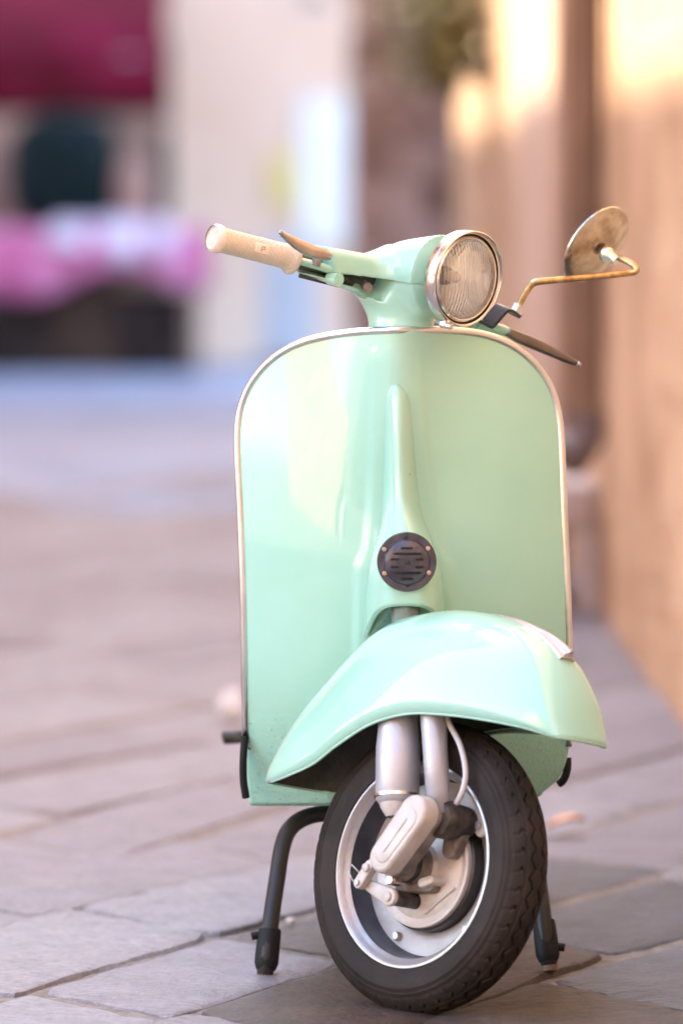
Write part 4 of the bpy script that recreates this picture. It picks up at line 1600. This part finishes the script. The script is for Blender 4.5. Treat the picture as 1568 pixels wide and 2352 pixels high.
# open channel under the cover on the grip side
q = PT - bar_o
sg = q @ dg
ch = np.maximum(np.maximum(0.040 - sg, sg - 0.30), np.maximum(-(B_ + 0.20 * A_) - 0.012, 0.0))
flr = bar_o[2] - 0.0225 + 0.05 * np.clip(A_ - 0.06, 0, 0.2) - 0.30 * np.clip(0.075 - A_, 0, 0.05)
ch = np.maximum(ch, flr - C_)
low_f = np.maximum(np.maximum(low_f, -ch), -cav)
lv_, lf_2 = surface_nets(low_f, lo, hstep)
nb = np.zeros_like(lv_)
lv_ = np.array(lv_)
E_ = np.array([(a, b_) for f in lf_2 for a, b_ in zip(f, f[1:] + f[:1])])
for _ in range(10):
    nb[:] = 0
    ct_ = np.zeros(len(lv_))
    np.add.at(nb, E_[:, 0], lv_[E_[:, 1]])
    np.add.at(nb, E_[:, 1], lv_[E_[:, 0]])
    np.add.at(ct_, E_[:, 0], 1)
    np.add.at(ct_, E_[:, 1], 1)
    lv_ = 0.5 * lv_ + 0.5 * nb / ct_[:, None]
lower = mesh_obj('headset_lower', [H(*p) for p in lv_], lf_2, M['paint'], SC, sharp=42)
del A_, B_, C_, PT, bowl, armg, arml, top, cover_f, neck, armg2, arml2, bowl2, low_f, ch, q, sg, flr, lipc


def BARG(s_, b_, c):
    """point by the grip-side bar: along it, forward, up"""
    x_ = (HN - DG * HN.dot(DG)).normalized()
    y_ = DG.cross(x_)
    if y_.z < 0:
        y_ = -y_
    return OB + DG * s_ + x_ * b_ + y_ * c


def BARL(s_, b_, c):
    x_ = (HN - DL * HN.dot(DL)).normalized()
    y_ = DL.cross(x_)
    if y_.z < 0:
        y_ = -y_
    return OB + DL * s_ + x_ * b_ + y_ * c


# parts in the channel, with a dark plate put in for its shade
tube('throttle_tube', [BARG(0.03, -0.012, 0.0), BARG(0.19, 0.0, 0.0)], [0.012, 0.013], M['under'], lower, 16)
tube('pulley', [BARG(0.085, 0.006, -0.012), BARG(0.125, 0.012, -0.008)], 0.009, M['castdark'], lower, 12)
tube('cable_end', [BARG(0.065, 0.010, -0.012), BARG(0.070, 0.030, -0.016)], 0.007, M['castgrey'], lower, 12)
mesh_obj('channel_back', *box_vf(BARG(0.095, -0.016, -0.006), DG * 0.065, HN * 0.001, HU * 0.018), M['under'], lower, smooth=False)
pv, pf = prism_vf([BARG(0.118, 0.030, 0.002), BARG(0.186, 0.022, 0.004), BARG(0.188, 0.020, -0.004), BARG(0.120, 0.028, -0.006)], DG.cross(HN).normalized() * -0.003)
tube('lever_perch', [BARG(0.112, 0.014, -0.004), BARG(0.150, 0.018, -0.003), BARG(0.186, 0.012, -0.002)], [0.010, 0.009, 0.008], M['paint'], lower, 12, flat=0.7)
lathe('pivot_screw', [(0.0, 0.004), (0.006, 0.0035), (0.007, 0.0), (0.007, -0.008), (0.0, -0.008)], BARG(0.160, 0.022, 0.004), HU, M['castgrey'], lower, 14)
lathe('cable_stop', [(0.0, 0.0), (0.009, 0.0), (0.010, 0.004), (0.010, 0.020), (0.0, 0.020)], BARG(0.128, 0.014, -0.016), HN, M['paint'], lower, 16)

# ---- grips
def grip(name, f, s0, s1, dirv, parent):
    L_ = s1 - s0
    rings = [(0.0, 0.0), (0.013, 0.0), (0.0215, 0.0005), (0.0240, 0.003), (0.0245, 0.007), (0.0215, 0.011), (0.0190, 0.015), (0.0180, 0.022)]
    prof_ = rings + [(0.0178, L_ * 0.5), (0.0180, L_ - 0.012), (0.0190, L_ - 0.010), (0.0200, L_ - 0.006), (0.0195, L_ - 0.002), (0.0160, L_), (0.0150, L_ - 0.0015),
                     (0.0, L_ - 0.0005)]
    return lathe(name, prof_, f(s0, 0, 0), dirv, M['grip'], parent, 48, sharp=60)


gr = grip('grip', BARG, 0.184, 0.326, DG, SC)
gr['label'] = 'cream rubber grip'
# end cap collar and the small raised badge on the grip
lathe('end_collar', [(0.0175, 0.0), (0.0205, 0.0015), (0.0210, 0.006), (0.0203, 0.011), (0.0185, 0.0135)], BARG(0.313, 0, 0), DG, M['gripplain'], gr, 40)
x_ = (V(0, -1, 0.12) - DG * V(0, -1, 0.12).dot(DG)).normalized()
y_ = DG.cross(x_)
vs = []
for i in range(9):
    s_ = 0.238 + 0.026 * i / 8
    for j in range(9):
        a = -0.46 + 0.92 * j / 8
        edge_ = min(i, j, 8 - i, 8 - j)
        hh = 0.0179 + (0.0010 if edge_ > 0 else -0.0005)
        vs.append(OB + DG * s_ + x_ * math.cos(a) * hh + y_ * math.sin(a) * hh)
badge = mesh_obj('grip_badge', vs, grid_faces(9, 9), M['gripplain'], gr, sharp=40)
for (sa, sb, a0, a1) in ((0.252, 0.2535, -0.22, 0.16), (0.2475, 0.252, 0.12, 0.2), (0.2475, 0.252, -0.06, 0.0), (0.2468, 0.2482, -0.04, 0.18)):
    vs = []
    for s_ in (sa, sb):
        for a in (a0, a1):
            vs.append(OB + DG * s_ + x_ * math.cos(a) * 0.01912 + y_ * math.sin(a) * 0.01912)
    mesh_obj('badge_mark', vs, [(0, 1, 3, 2)], M['tanmark'], gr, smooth=False, mods=[('solid', 0.0003, 1)])
g2 = grip('grip', BARL, 0.186, 0.315, DL, SC)

# ---- brake and clutch levers
def blade(name, up, lowr, Y0, Y1, th, m_, parent, n_=26):
    U_ = catmull([(x, y) for x, y in up], n_)
    L2 = catmull([(x, y) for x, y in lowr], n_)
    vs = []
    for k in range(n_):
        t = k / (n_ - 1)
        yy = Y0 + (Y1 - Y0) * t
        a, b_ = P(U_[k][0], U_[k][1], yy + 0.006), P(L2[k][0], L2[k][1], yy)
        d = (b_ - a)
        T_ = (P(U_[min(k + 1, n_ - 1)][0], U_[min(k + 1, n_ - 1)][1], yy + (Y1 - Y0) / n_) - P(U_[max(k - 1, 0)][0], U_[max(k - 1, 0)][1], yy - (Y1 - Y0) / n_))
        nn = d.cross(T_).normalized()
        if nn.y > 0:
            nn = -nn
        for (f, h) in ((0, -0.4), (0.0, 0.25), (0.12, 0.75), (0.5, 1.0), (0.88, 0.75), (1, 0.25), (1, -0.4), (0.5, -0.8)):
            vs.append(a + d * f + nn * th * h)
    fs = grid_faces(n_, 8, wrap=True) + [tuple(range(8)), tuple((n_ - 1) * 8 + k for k in range(8))[::-1]]
    return mesh_obj(name, vs, fs, m_, parent, sharp=50)


bl = blade('brake_lever', [(758, 579), (740, 571), (710, 559), (680, 546), (655, 535), (644, 531)],
           [(756, 598), (733, 596), (706, 588), (680, 573), (658, 554), (645, 540)], 8.135, 8.075, 0.004, M['steel'], SC)
lathe('ball_end', [(0.0, -0.0038), (0.0027, -0.0027), (0.0038, 0), (0.0027, 0.0027), (0.0, 0.0038)], P(644.5, 534, 8.073), V(0, 0, 1), M['steel'], bl, 12, sharp=0)
cl = blade('clutch_lever', [(1164, 753), (1190, 762), (1220, 774), (1255, 791), (1290, 812), (1318, 829), (1328, 834)],
           [(1162, 770), (1188, 786), (1220, 800), (1255, 814), (1290, 828), (1316, 837), (1327, 840)], 8.41, 8.48, 0.006, M['darksteel'], SC)
lathe('ball_end', [(0.0, -0.0045), (0.0032, -0.0032), (0.0045, 0), (0.0032, 0.0032), (0.0, 0.0045)], P(1328, 837, 8.471), V(0, 0, 1), M['steel'], cl, 12, sharp=0)
tube('clutch_perch', [P(1095, 742, 8.40), P(1130, 752, 8.41), P(1164, 762, 8.42)], [0.012, 0.011, 0.009], M['paint'], SC, 14, flat=0.8)

# ---- headlamp
HLc = H(0.0, 0.0, 0.0)
HLo = P(1071, 641, 8.17)
# bring the lamp centre on the bowl's axis
hlb = (HLo - OH).dot(HN)
lamp = empty('headlight', (0, 0, 0))
lamp.parent = SC


def LAMP(b_, r_=0, ang=0):
    return HLo + HN * (b_ - 0) + (HA * math.cos(ang) + HU * math.sin(ang)) * r_


lathe('chrome_rim', [(0.0645, -0.017), (0.0685, -0.017), (0.0698, -0.013), (0.0702, -0.004), (0.0695, 0.001), (0.0675, 0.0025), (0.0652, 0.001), (0.0640, -0.004),
                     (0.0632, -0.012)], HLo, HN, M['chrome'], lamp, 80, sharp=40)
# short visor over the upper half of the lens
vs = []
nv_ = 41
for k in range(nv_):
    a = R(-28) + R(236) * k / (nv_ - 1)
    ln = 0.007 * math.sin(math.pi * k / (nv_ - 1)) ** 0.8
    for (r_, bb_) in ((0.0700, -0.006), (0.0704, ln), (0.0690, ln + 0.0012), (0.0672, ln - 0.0005), (0.0664, -0.002)):
        vs.append(LAMP(bb_, r_, a))
mesh_obj('visor', vs, grid_faces(nv_, 5), M['chrome'], lamp, sharp=50)
lathe('gasket', [(0.0640, -0.016), (0.0650, -0.003), (0.0622, -0.001), (0.0612, -0.010)], HLo, HN, M['blackrubber'], lamp, 64)
lathe('inner_ring', [(0.0622, -0.010), (0.0622, -0.0005), (0.0600, 0.002), (0.0578, 0.001), (0.0570, -0.006)], HLo, HN, M['chrome'], lamp, 64)
lathe('reflector', [(0.0600, -0.003), (0.0575, -0.010), (0.052, -0.020), (0.044, -0.030), (0.033, -0.039), (0.020, -0.045), (0.008, -0.047), (0.0, -0.047)],
      HLo, HN, M['reflector'], lamp, 72, sharp=0)
lathe('bulb', [(0.0, -0.014), (0.005, -0.015), (0.0085, -0.021), (0.0085, -0.030), (0.006, -0.038), (0.007, -0.045), (0.0, -0.046)], HLo, HN, M['bulb'], lamp, 20, sharp=0)
lathe('bulb_collar', [(0.0, -0.0465), (0.014, -0.0455), (0.013, -0.039), (0.007, -0.038), (0.0, -0.039)], HLo, HN, M['castdark'], lamp, 24)
lathe('lens', [(0.0590, -0.002), (0.0575, 0.001), (0.052, 0.0052), (0.042, 0.0095), (0.030, 0.0128), (0.016, 0.0150), (0.0, 0.0157)], HLo, HN, M['lens'], lamp, 72, sharp=0)
for k, (aa, r0, r1, wd) in enumerate(((0.010, 0.030, 0.046, 0.0016), (0.003, 0.028, 0.047, 0.0034), (-0.007, 0.030, 0.046, 0.0026))):  # dark strokes drawn in for a reflection seen through the flutes
    vs = []
    for i in range(7):
        t = i / 6
        ww = wd * math.sin(math.pi * (0.12 + 0.76 * t))
        v_ = r0 + (r1 - r0) * t
        for s in (-1, 1):
            p = HLo + HA * (aa + 0.012 + s * ww) + HU * v_ + HN * (-0.022 + 0.010 * t)
            vs.append(p)
    mesh_obj('lens_mark', vs, grid_faces(7, 2), M['wood'], lamp, smooth=False, mods=[('solid', 0.0004, 0)])
scr = LAMP(-0.002, 0.0735, R(-78))
lathe('clamp_screw', [(0.0, 0.008), (0.002, 0.0075), (0.0025, 0.009), (0.0045, 0.008), (0.005, 0.005), (0.005, -0.012), (0.0, -0.012)], scr, HN, M['chrome'], lamp, 16)
mesh_obj('clamp_lug', *box_vf(LAMP(-0.008, 0.0715, R(-78)), HA * 0.006, HN * 0.006, HU * 0.003), M['chrome'], lamp, mods=[('bevel', 0.001, 2)])

# ---- mirror
mir = empty('mirror', (0, 0, 0))
mir.parent = SC
MY = 8.40
path = [P(1182, 716, MY), P(1192, 700, MY), P(1203, 678, MY), P(1217, 657, MY), P(1226, 650, MY), P(1238, 647, MY), P(1300, 641, MY + 0.01), P(1380, 634, MY + 0.02),
        P(1440, 627, MY + 0.03), P(1457, 624, MY + 0.03), P(1461, 617, MY + 0.03), P(1450, 606, MY + 0.035), P(1425, 594, MY + 0.045), P(1398, 583, MY + 0.055)]
pp_ = [Vector(p) for p in catmull([tuple(p) for p in path], 60)]
tube('stem', pp_, 0.0050, M['stem_metal'], mir, 12, sharp=0)
tube('stem_nut', [P(1179, 722, MY), P(1191, 699, MY)], [0.0085, 0.0078], M['chrome'], mir, 6, sharp=20)
MN = V(0.653, -0.56, -0.512).normalized()
MC = P(1381, 572, MY + 0.062)
lathe('mirror_shell', [(0.0, 0.004), (0.014, 0.0035), (0.030, 0.001), (0.050, -0.004), (0.0625, -0.009), (0.0650, -0.0115), (0.0650, -0.0145), (0.0630, -0.015), (0.0, -0.0145)],
      MC, MN, M['mirror_metal'], mir, 64, sharp=40)
lathe('mirror_glass', [(0.0, -0.0152), (0.0615, -0.0152), (0.0615, -0.0158), (0.0, -0.0158)], MC, MN, M['glassmirror'], mir, 64)
jd = (pp_[-1] - MC).normalized()
lathe('joint', [(0.0, 0.022), (0.0065, 0.021), (0.0075, 0.016), (0.0085, 0.010), (0.011, 0.006), (0.012, 0.002), (0.012, -0.004), (0.0, -0.004)], P(1392, 583, MY + 0.052), MN, M['chrome'], mir, 20)
# bent strap that carries it
sp = [P(1085, 732, 8.372), P(1097, 739, 8.372), P(1124, 754, 8.372), P(1131, 756, 8.372), P(1137, 752, 8.372), P(1164, 720, 8.372), P(1169, 716, 8.372), P(1176, 718, 8.372), P(1193, 731, 8.372)]
sw = V(-0.017, 0.026, 0.008)
th_ = 0.0048
vs, fs = [], []
for i, p in enumerate(sp):
    a, b_ = sp[max(i - 1, 0)], sp[min(i + 1, len(sp) - 1)]
    t_ = (b_ - a).normalized()
    nn = t_.cross(sw.normalized()).normalized()
    vs += [p, p + sw, p + sw + nn * th_, p + nn * th_]
fs = grid_faces(len(sp), 4, wrap=True) + [(0, 1, 2, 3), tuple((len(sp) - 1) * 4 + k for k in (3, 2, 1, 0))]
mesh_obj('strap', vs, fs, M['black'], mir, sharp=30, mods=[('bevel', 0.0008, 2)])

# ---- centre stand
stand = empty('centre_stand', (0, 0, 0))
stand.parent = SC
SY = 8.36
lf_pts = [P(800, 1868, SY + 0.16), P(760, 1868, SY + 0.15), P(720, 1872, SY + 0.13), P(685, 1886, SY + 0.11), P(660, 1912, SY + 0.09), P(646, 1955, SY + 0.07), P(636, 2020, SY + 0.05),
          P(624, 2100, SY + 0.02), P(613, 2190, SY), P(609, 2236, SY)]
lf_p = [Vector(p) for p in catmull([tuple(p) for p in lf_pts], 40)]
tube('leg', lf_p, 0.0125, M['standtube'], stand, 16, sharp=0)
rt_pts = [P(1090, 1868, SY + 0.16), P(1130, 1868, SY + 0.15), P(1170, 1872, SY + 0.13), P(1200, 1890, SY + 0.11), P(1218, 1920, SY + 0.09), P(1228, 1970, SY + 0.07), P(1238, 2040, SY + 0.04),
          P(1250, 2130, SY + 0.01), P(1260, 2216, SY)]
rt_p = [Vector(p) for p in catmull([tuple(p) for p in rt_pts], 40)]
tube('leg', rt_p, 0.0125, M['standtube'], stand, 16, sharp=0)
tube('cross_tube', [P(780, 1866, SY + 0.16), P(1110, 1866, SY + 0.16)], 0.013, M['standtube'], stand, 16)
for pts_, nub in ((lf_p, -1), (rt_p, 1)):
    e = pts_[-1]
    d = (pts_[-1] - pts_[-9]).normalized()
    a = e - d * 0.068
    ft = lathe('foot', [(0.0135, 0.0), (0.0165, 0.002), (0.0172, 0.010), (0.0180, 0.040), (0.0178, 0.053), (0.0150, 0.061), (0.0128, 0.064), (0.0128, 0.0), ][:7] + [(0.0, 0.065)], a, d, M['blackrubber'], stand, 20)
    lathe('foot_tip', [(0.0, 0.060), (0.0120, 0.060), (0.0125, 0.078), (0.0, 0.079)], a, d, M['wood'], ft, 16)
    k0 = 0.010 if nub < 0 else 0.040
    tube('nub', [a + d * k0 + V(nub * 0.012, 0, 0), a + d * (k0 + 0.002) + V(nub * 0.026, -0.002, 0)], 0.0062, M['blackrubber'], ft, 12)

# ---- floor, rear body, seat, engine side, kick lever (mostly behind the shield)
cx_ = 0.182
fl = mesh_obj('floorboard', *box_vf(V(cx_, 8.645, 0.264), V(0.200, 0, 0), V(0, 0.215, 0), V(0, 0, 0.010)), M['paint_pit'], SC, mods=[('bevel', 0.01, 3)])
for s in (-1, 1):
    tube('floor_rail', [V(cx_ + s * 0.218, 8.46, 0.285), V(cx_ + s * 0.222, 8.50, 0.283), V(cx_ + s * 0.222, 8.84, 0.282)], 0.010, M['alu'], fl, 10)
for k in range(4):
    box('floor_strip', (cx_ - 0.15 + k * 0.09, 8.42, 0.2745), (cx_ - 0.13 + k * 0.09, 8.80, 0.281), M['blackrubber'], fl, bevel=0.002)
# black rubber edging seen beside the lower shield
lrub = [P(563, 1690, 8.37), P(559, 1740, 8.37), P(559, 1790, 8.375), P(565, 1832, 8.38)]
tube('edge_rubber', [Vector(p) for p in catmull([tuple(p) for p in lrub], 14)], 0.0058, M['blackrubber'], SC, 10)
rrub = [P(1302, 1740, 8.385), P(1302, 1765, 8.385), P(1294, 1790, 8.387), P(1282, 1801, 8.39)]
tube('edge_rubber', [Vector(p) for p in catmull([tuple(p) for p in rrub], 12)], 0.006, M['blackrubber'], SC, 10)
# rear body as a loft of rounded sections
secs = [(8.78, 0.05, 0.30, 0.52), (8.82, 0.12, 0.28, 0.66), (8.90, 0.155, 0.27, 0.74), (9.05, 0.175, 0.28, 0.755), (9.25, 0.185, 0.30, 0.74), (9.42, 0.165, 0.33, 0.69), (9.55, 0.12, 0.37, 0.60), (9.62, 0.05, 0.41, 0.50)]
vs = []
for (yy, hw, z0, z1) in secs:
    for k in range(32):
        a = 2 * math.pi * k / 32
        ca, sa = math.cos(a), math.sin(a)
        vs.append((cx_ + hw * math.copysign(abs(ca) ** 0.75, ca), yy, (z0 + z1) / 2 + (z1 - z0) / 2 * math.copysign(abs(sa) ** 0.75, sa)))
fs = grid_faces(len(secs), 32, wrap=True) + [tuple(range(32)), tuple(range(len(secs) * 32 - 1, (len(secs) - 1) * 32 - 1, -1))]
body = mesh_obj('rear_body', vs, fs, M['paint'], SC, sharp=0, mods=[('sub', 1)])
lathe('tail_light', [(0.0, 0.02), (0.025, 0.018), (0.03, 0.0), (0.0, 0.0)], V(cx_, 9.60, 0.50), V(0, 1, 0.1), M['redlens'], body, 20)
vs = []
for (yy, hw, z0, z1) in ((8.80, 0.05, 0.765, 0.800), (8.84, 0.10, 0.757, 0.822), (8.95, 0.125, 0.752, 0.832), (9.15, 0.135, 0.752, 0.835), (9.35, 0.13, 0.752, 0.838), (9.44, 0.10, 0.757, 0.828), (9.48, 0.05, 0.765, 0.805)):
    z0, z1 = z0 - 0.03, z1 - 0.02
    for k in range(24):
        a = 2 * math.pi * k / 24
        ca, sa = math.cos(a), math.sin(a)
        vs.append((cx_ + hw * math.copysign(abs(ca) ** 0.6, ca), yy, (z0 + z1) / 2 + (z1 - z0) / 2 * math.copysign(abs(sa) ** 0.6, sa)))
mesh_obj('seat', vs, grid_faces(7, 24, wrap=True) + [tuple(range(24)), tuple(range(7 * 24 - 1, 6 * 24 - 1, -1))], M['seat'], SC, sharp=0, mods=[('sub', 1)])
mesh_obj('engine', *box_vf(V(cx_ - 0.06, 9.12, 0.27), V(0.085, 0, 0), V(0, 0.16, 0), V(0, 0, 0.075)), M['castgrey'], SC, mods=[('bevel', 0.03, 4)])
tube('exhaust', [V(cx_ - 0.10, 8.93, 0.215), V(cx_ - 0.09, 9.15, 0.205), V(cx_ - 0.05, 9.3, 0.21)], [0.022, 0.032, 0.03], M['castdark'], SC, 16)
kick = tube('kick_lever', [V(cx_ - 0.13, 9.10, 0.275), V(cx_ - 0.175, 9.06, 0.29), V(cx_ - 0.20, 8.98, 0.305)], 0.010, M['steel'], SC, 12)
tube('pedal_rubber', [P(560, 1692, 8.96), P(548, 1692, 8.96), P(515, 1694, 8.96), P(510, 1695, 8.96)], [0.009, 0.011, 0.011, 0.006], M['castdark'], kick, 14)
rw = empty('rear_wheel', (0, 0, 0))
rw.parent = SC
RC = V(cx_ + 0.01, 9.27, 0.209)
lathe('tyre', [(0.139, 0.026), (0.149, 0.0365), (0.168, 0.0418), (0.186, 0.0378), (0.198, 0.026), (0.206, 0.012), (0.2075, 0.0), (0.206, -0.012), (0.198, -0.026), (0.186, -0.0378),
               (0.168, -0.0418), (0.149, -0.0365), (0.139, -0.026)], RC, V(1, 0, 0), M['rubber'], rw, 72, sharp=0)
lathe('rim', [(0.1465, 0.0368), (0.1385, 0.030), (0.1290, 0.012), (0.10, 0.0), (0.05, 0.02), (0.0, 0.03)], RC, V(1, 0, 0), M['rim'], rw, 60)
lathe('rim', [(0.1465, -0.0368), (0.1385, -0.030), (0.1290, -0.012), (0.10, -0.002), (0.0, -0.002)], RC, V(1, 0, 0), M['rim'], rw, 60)
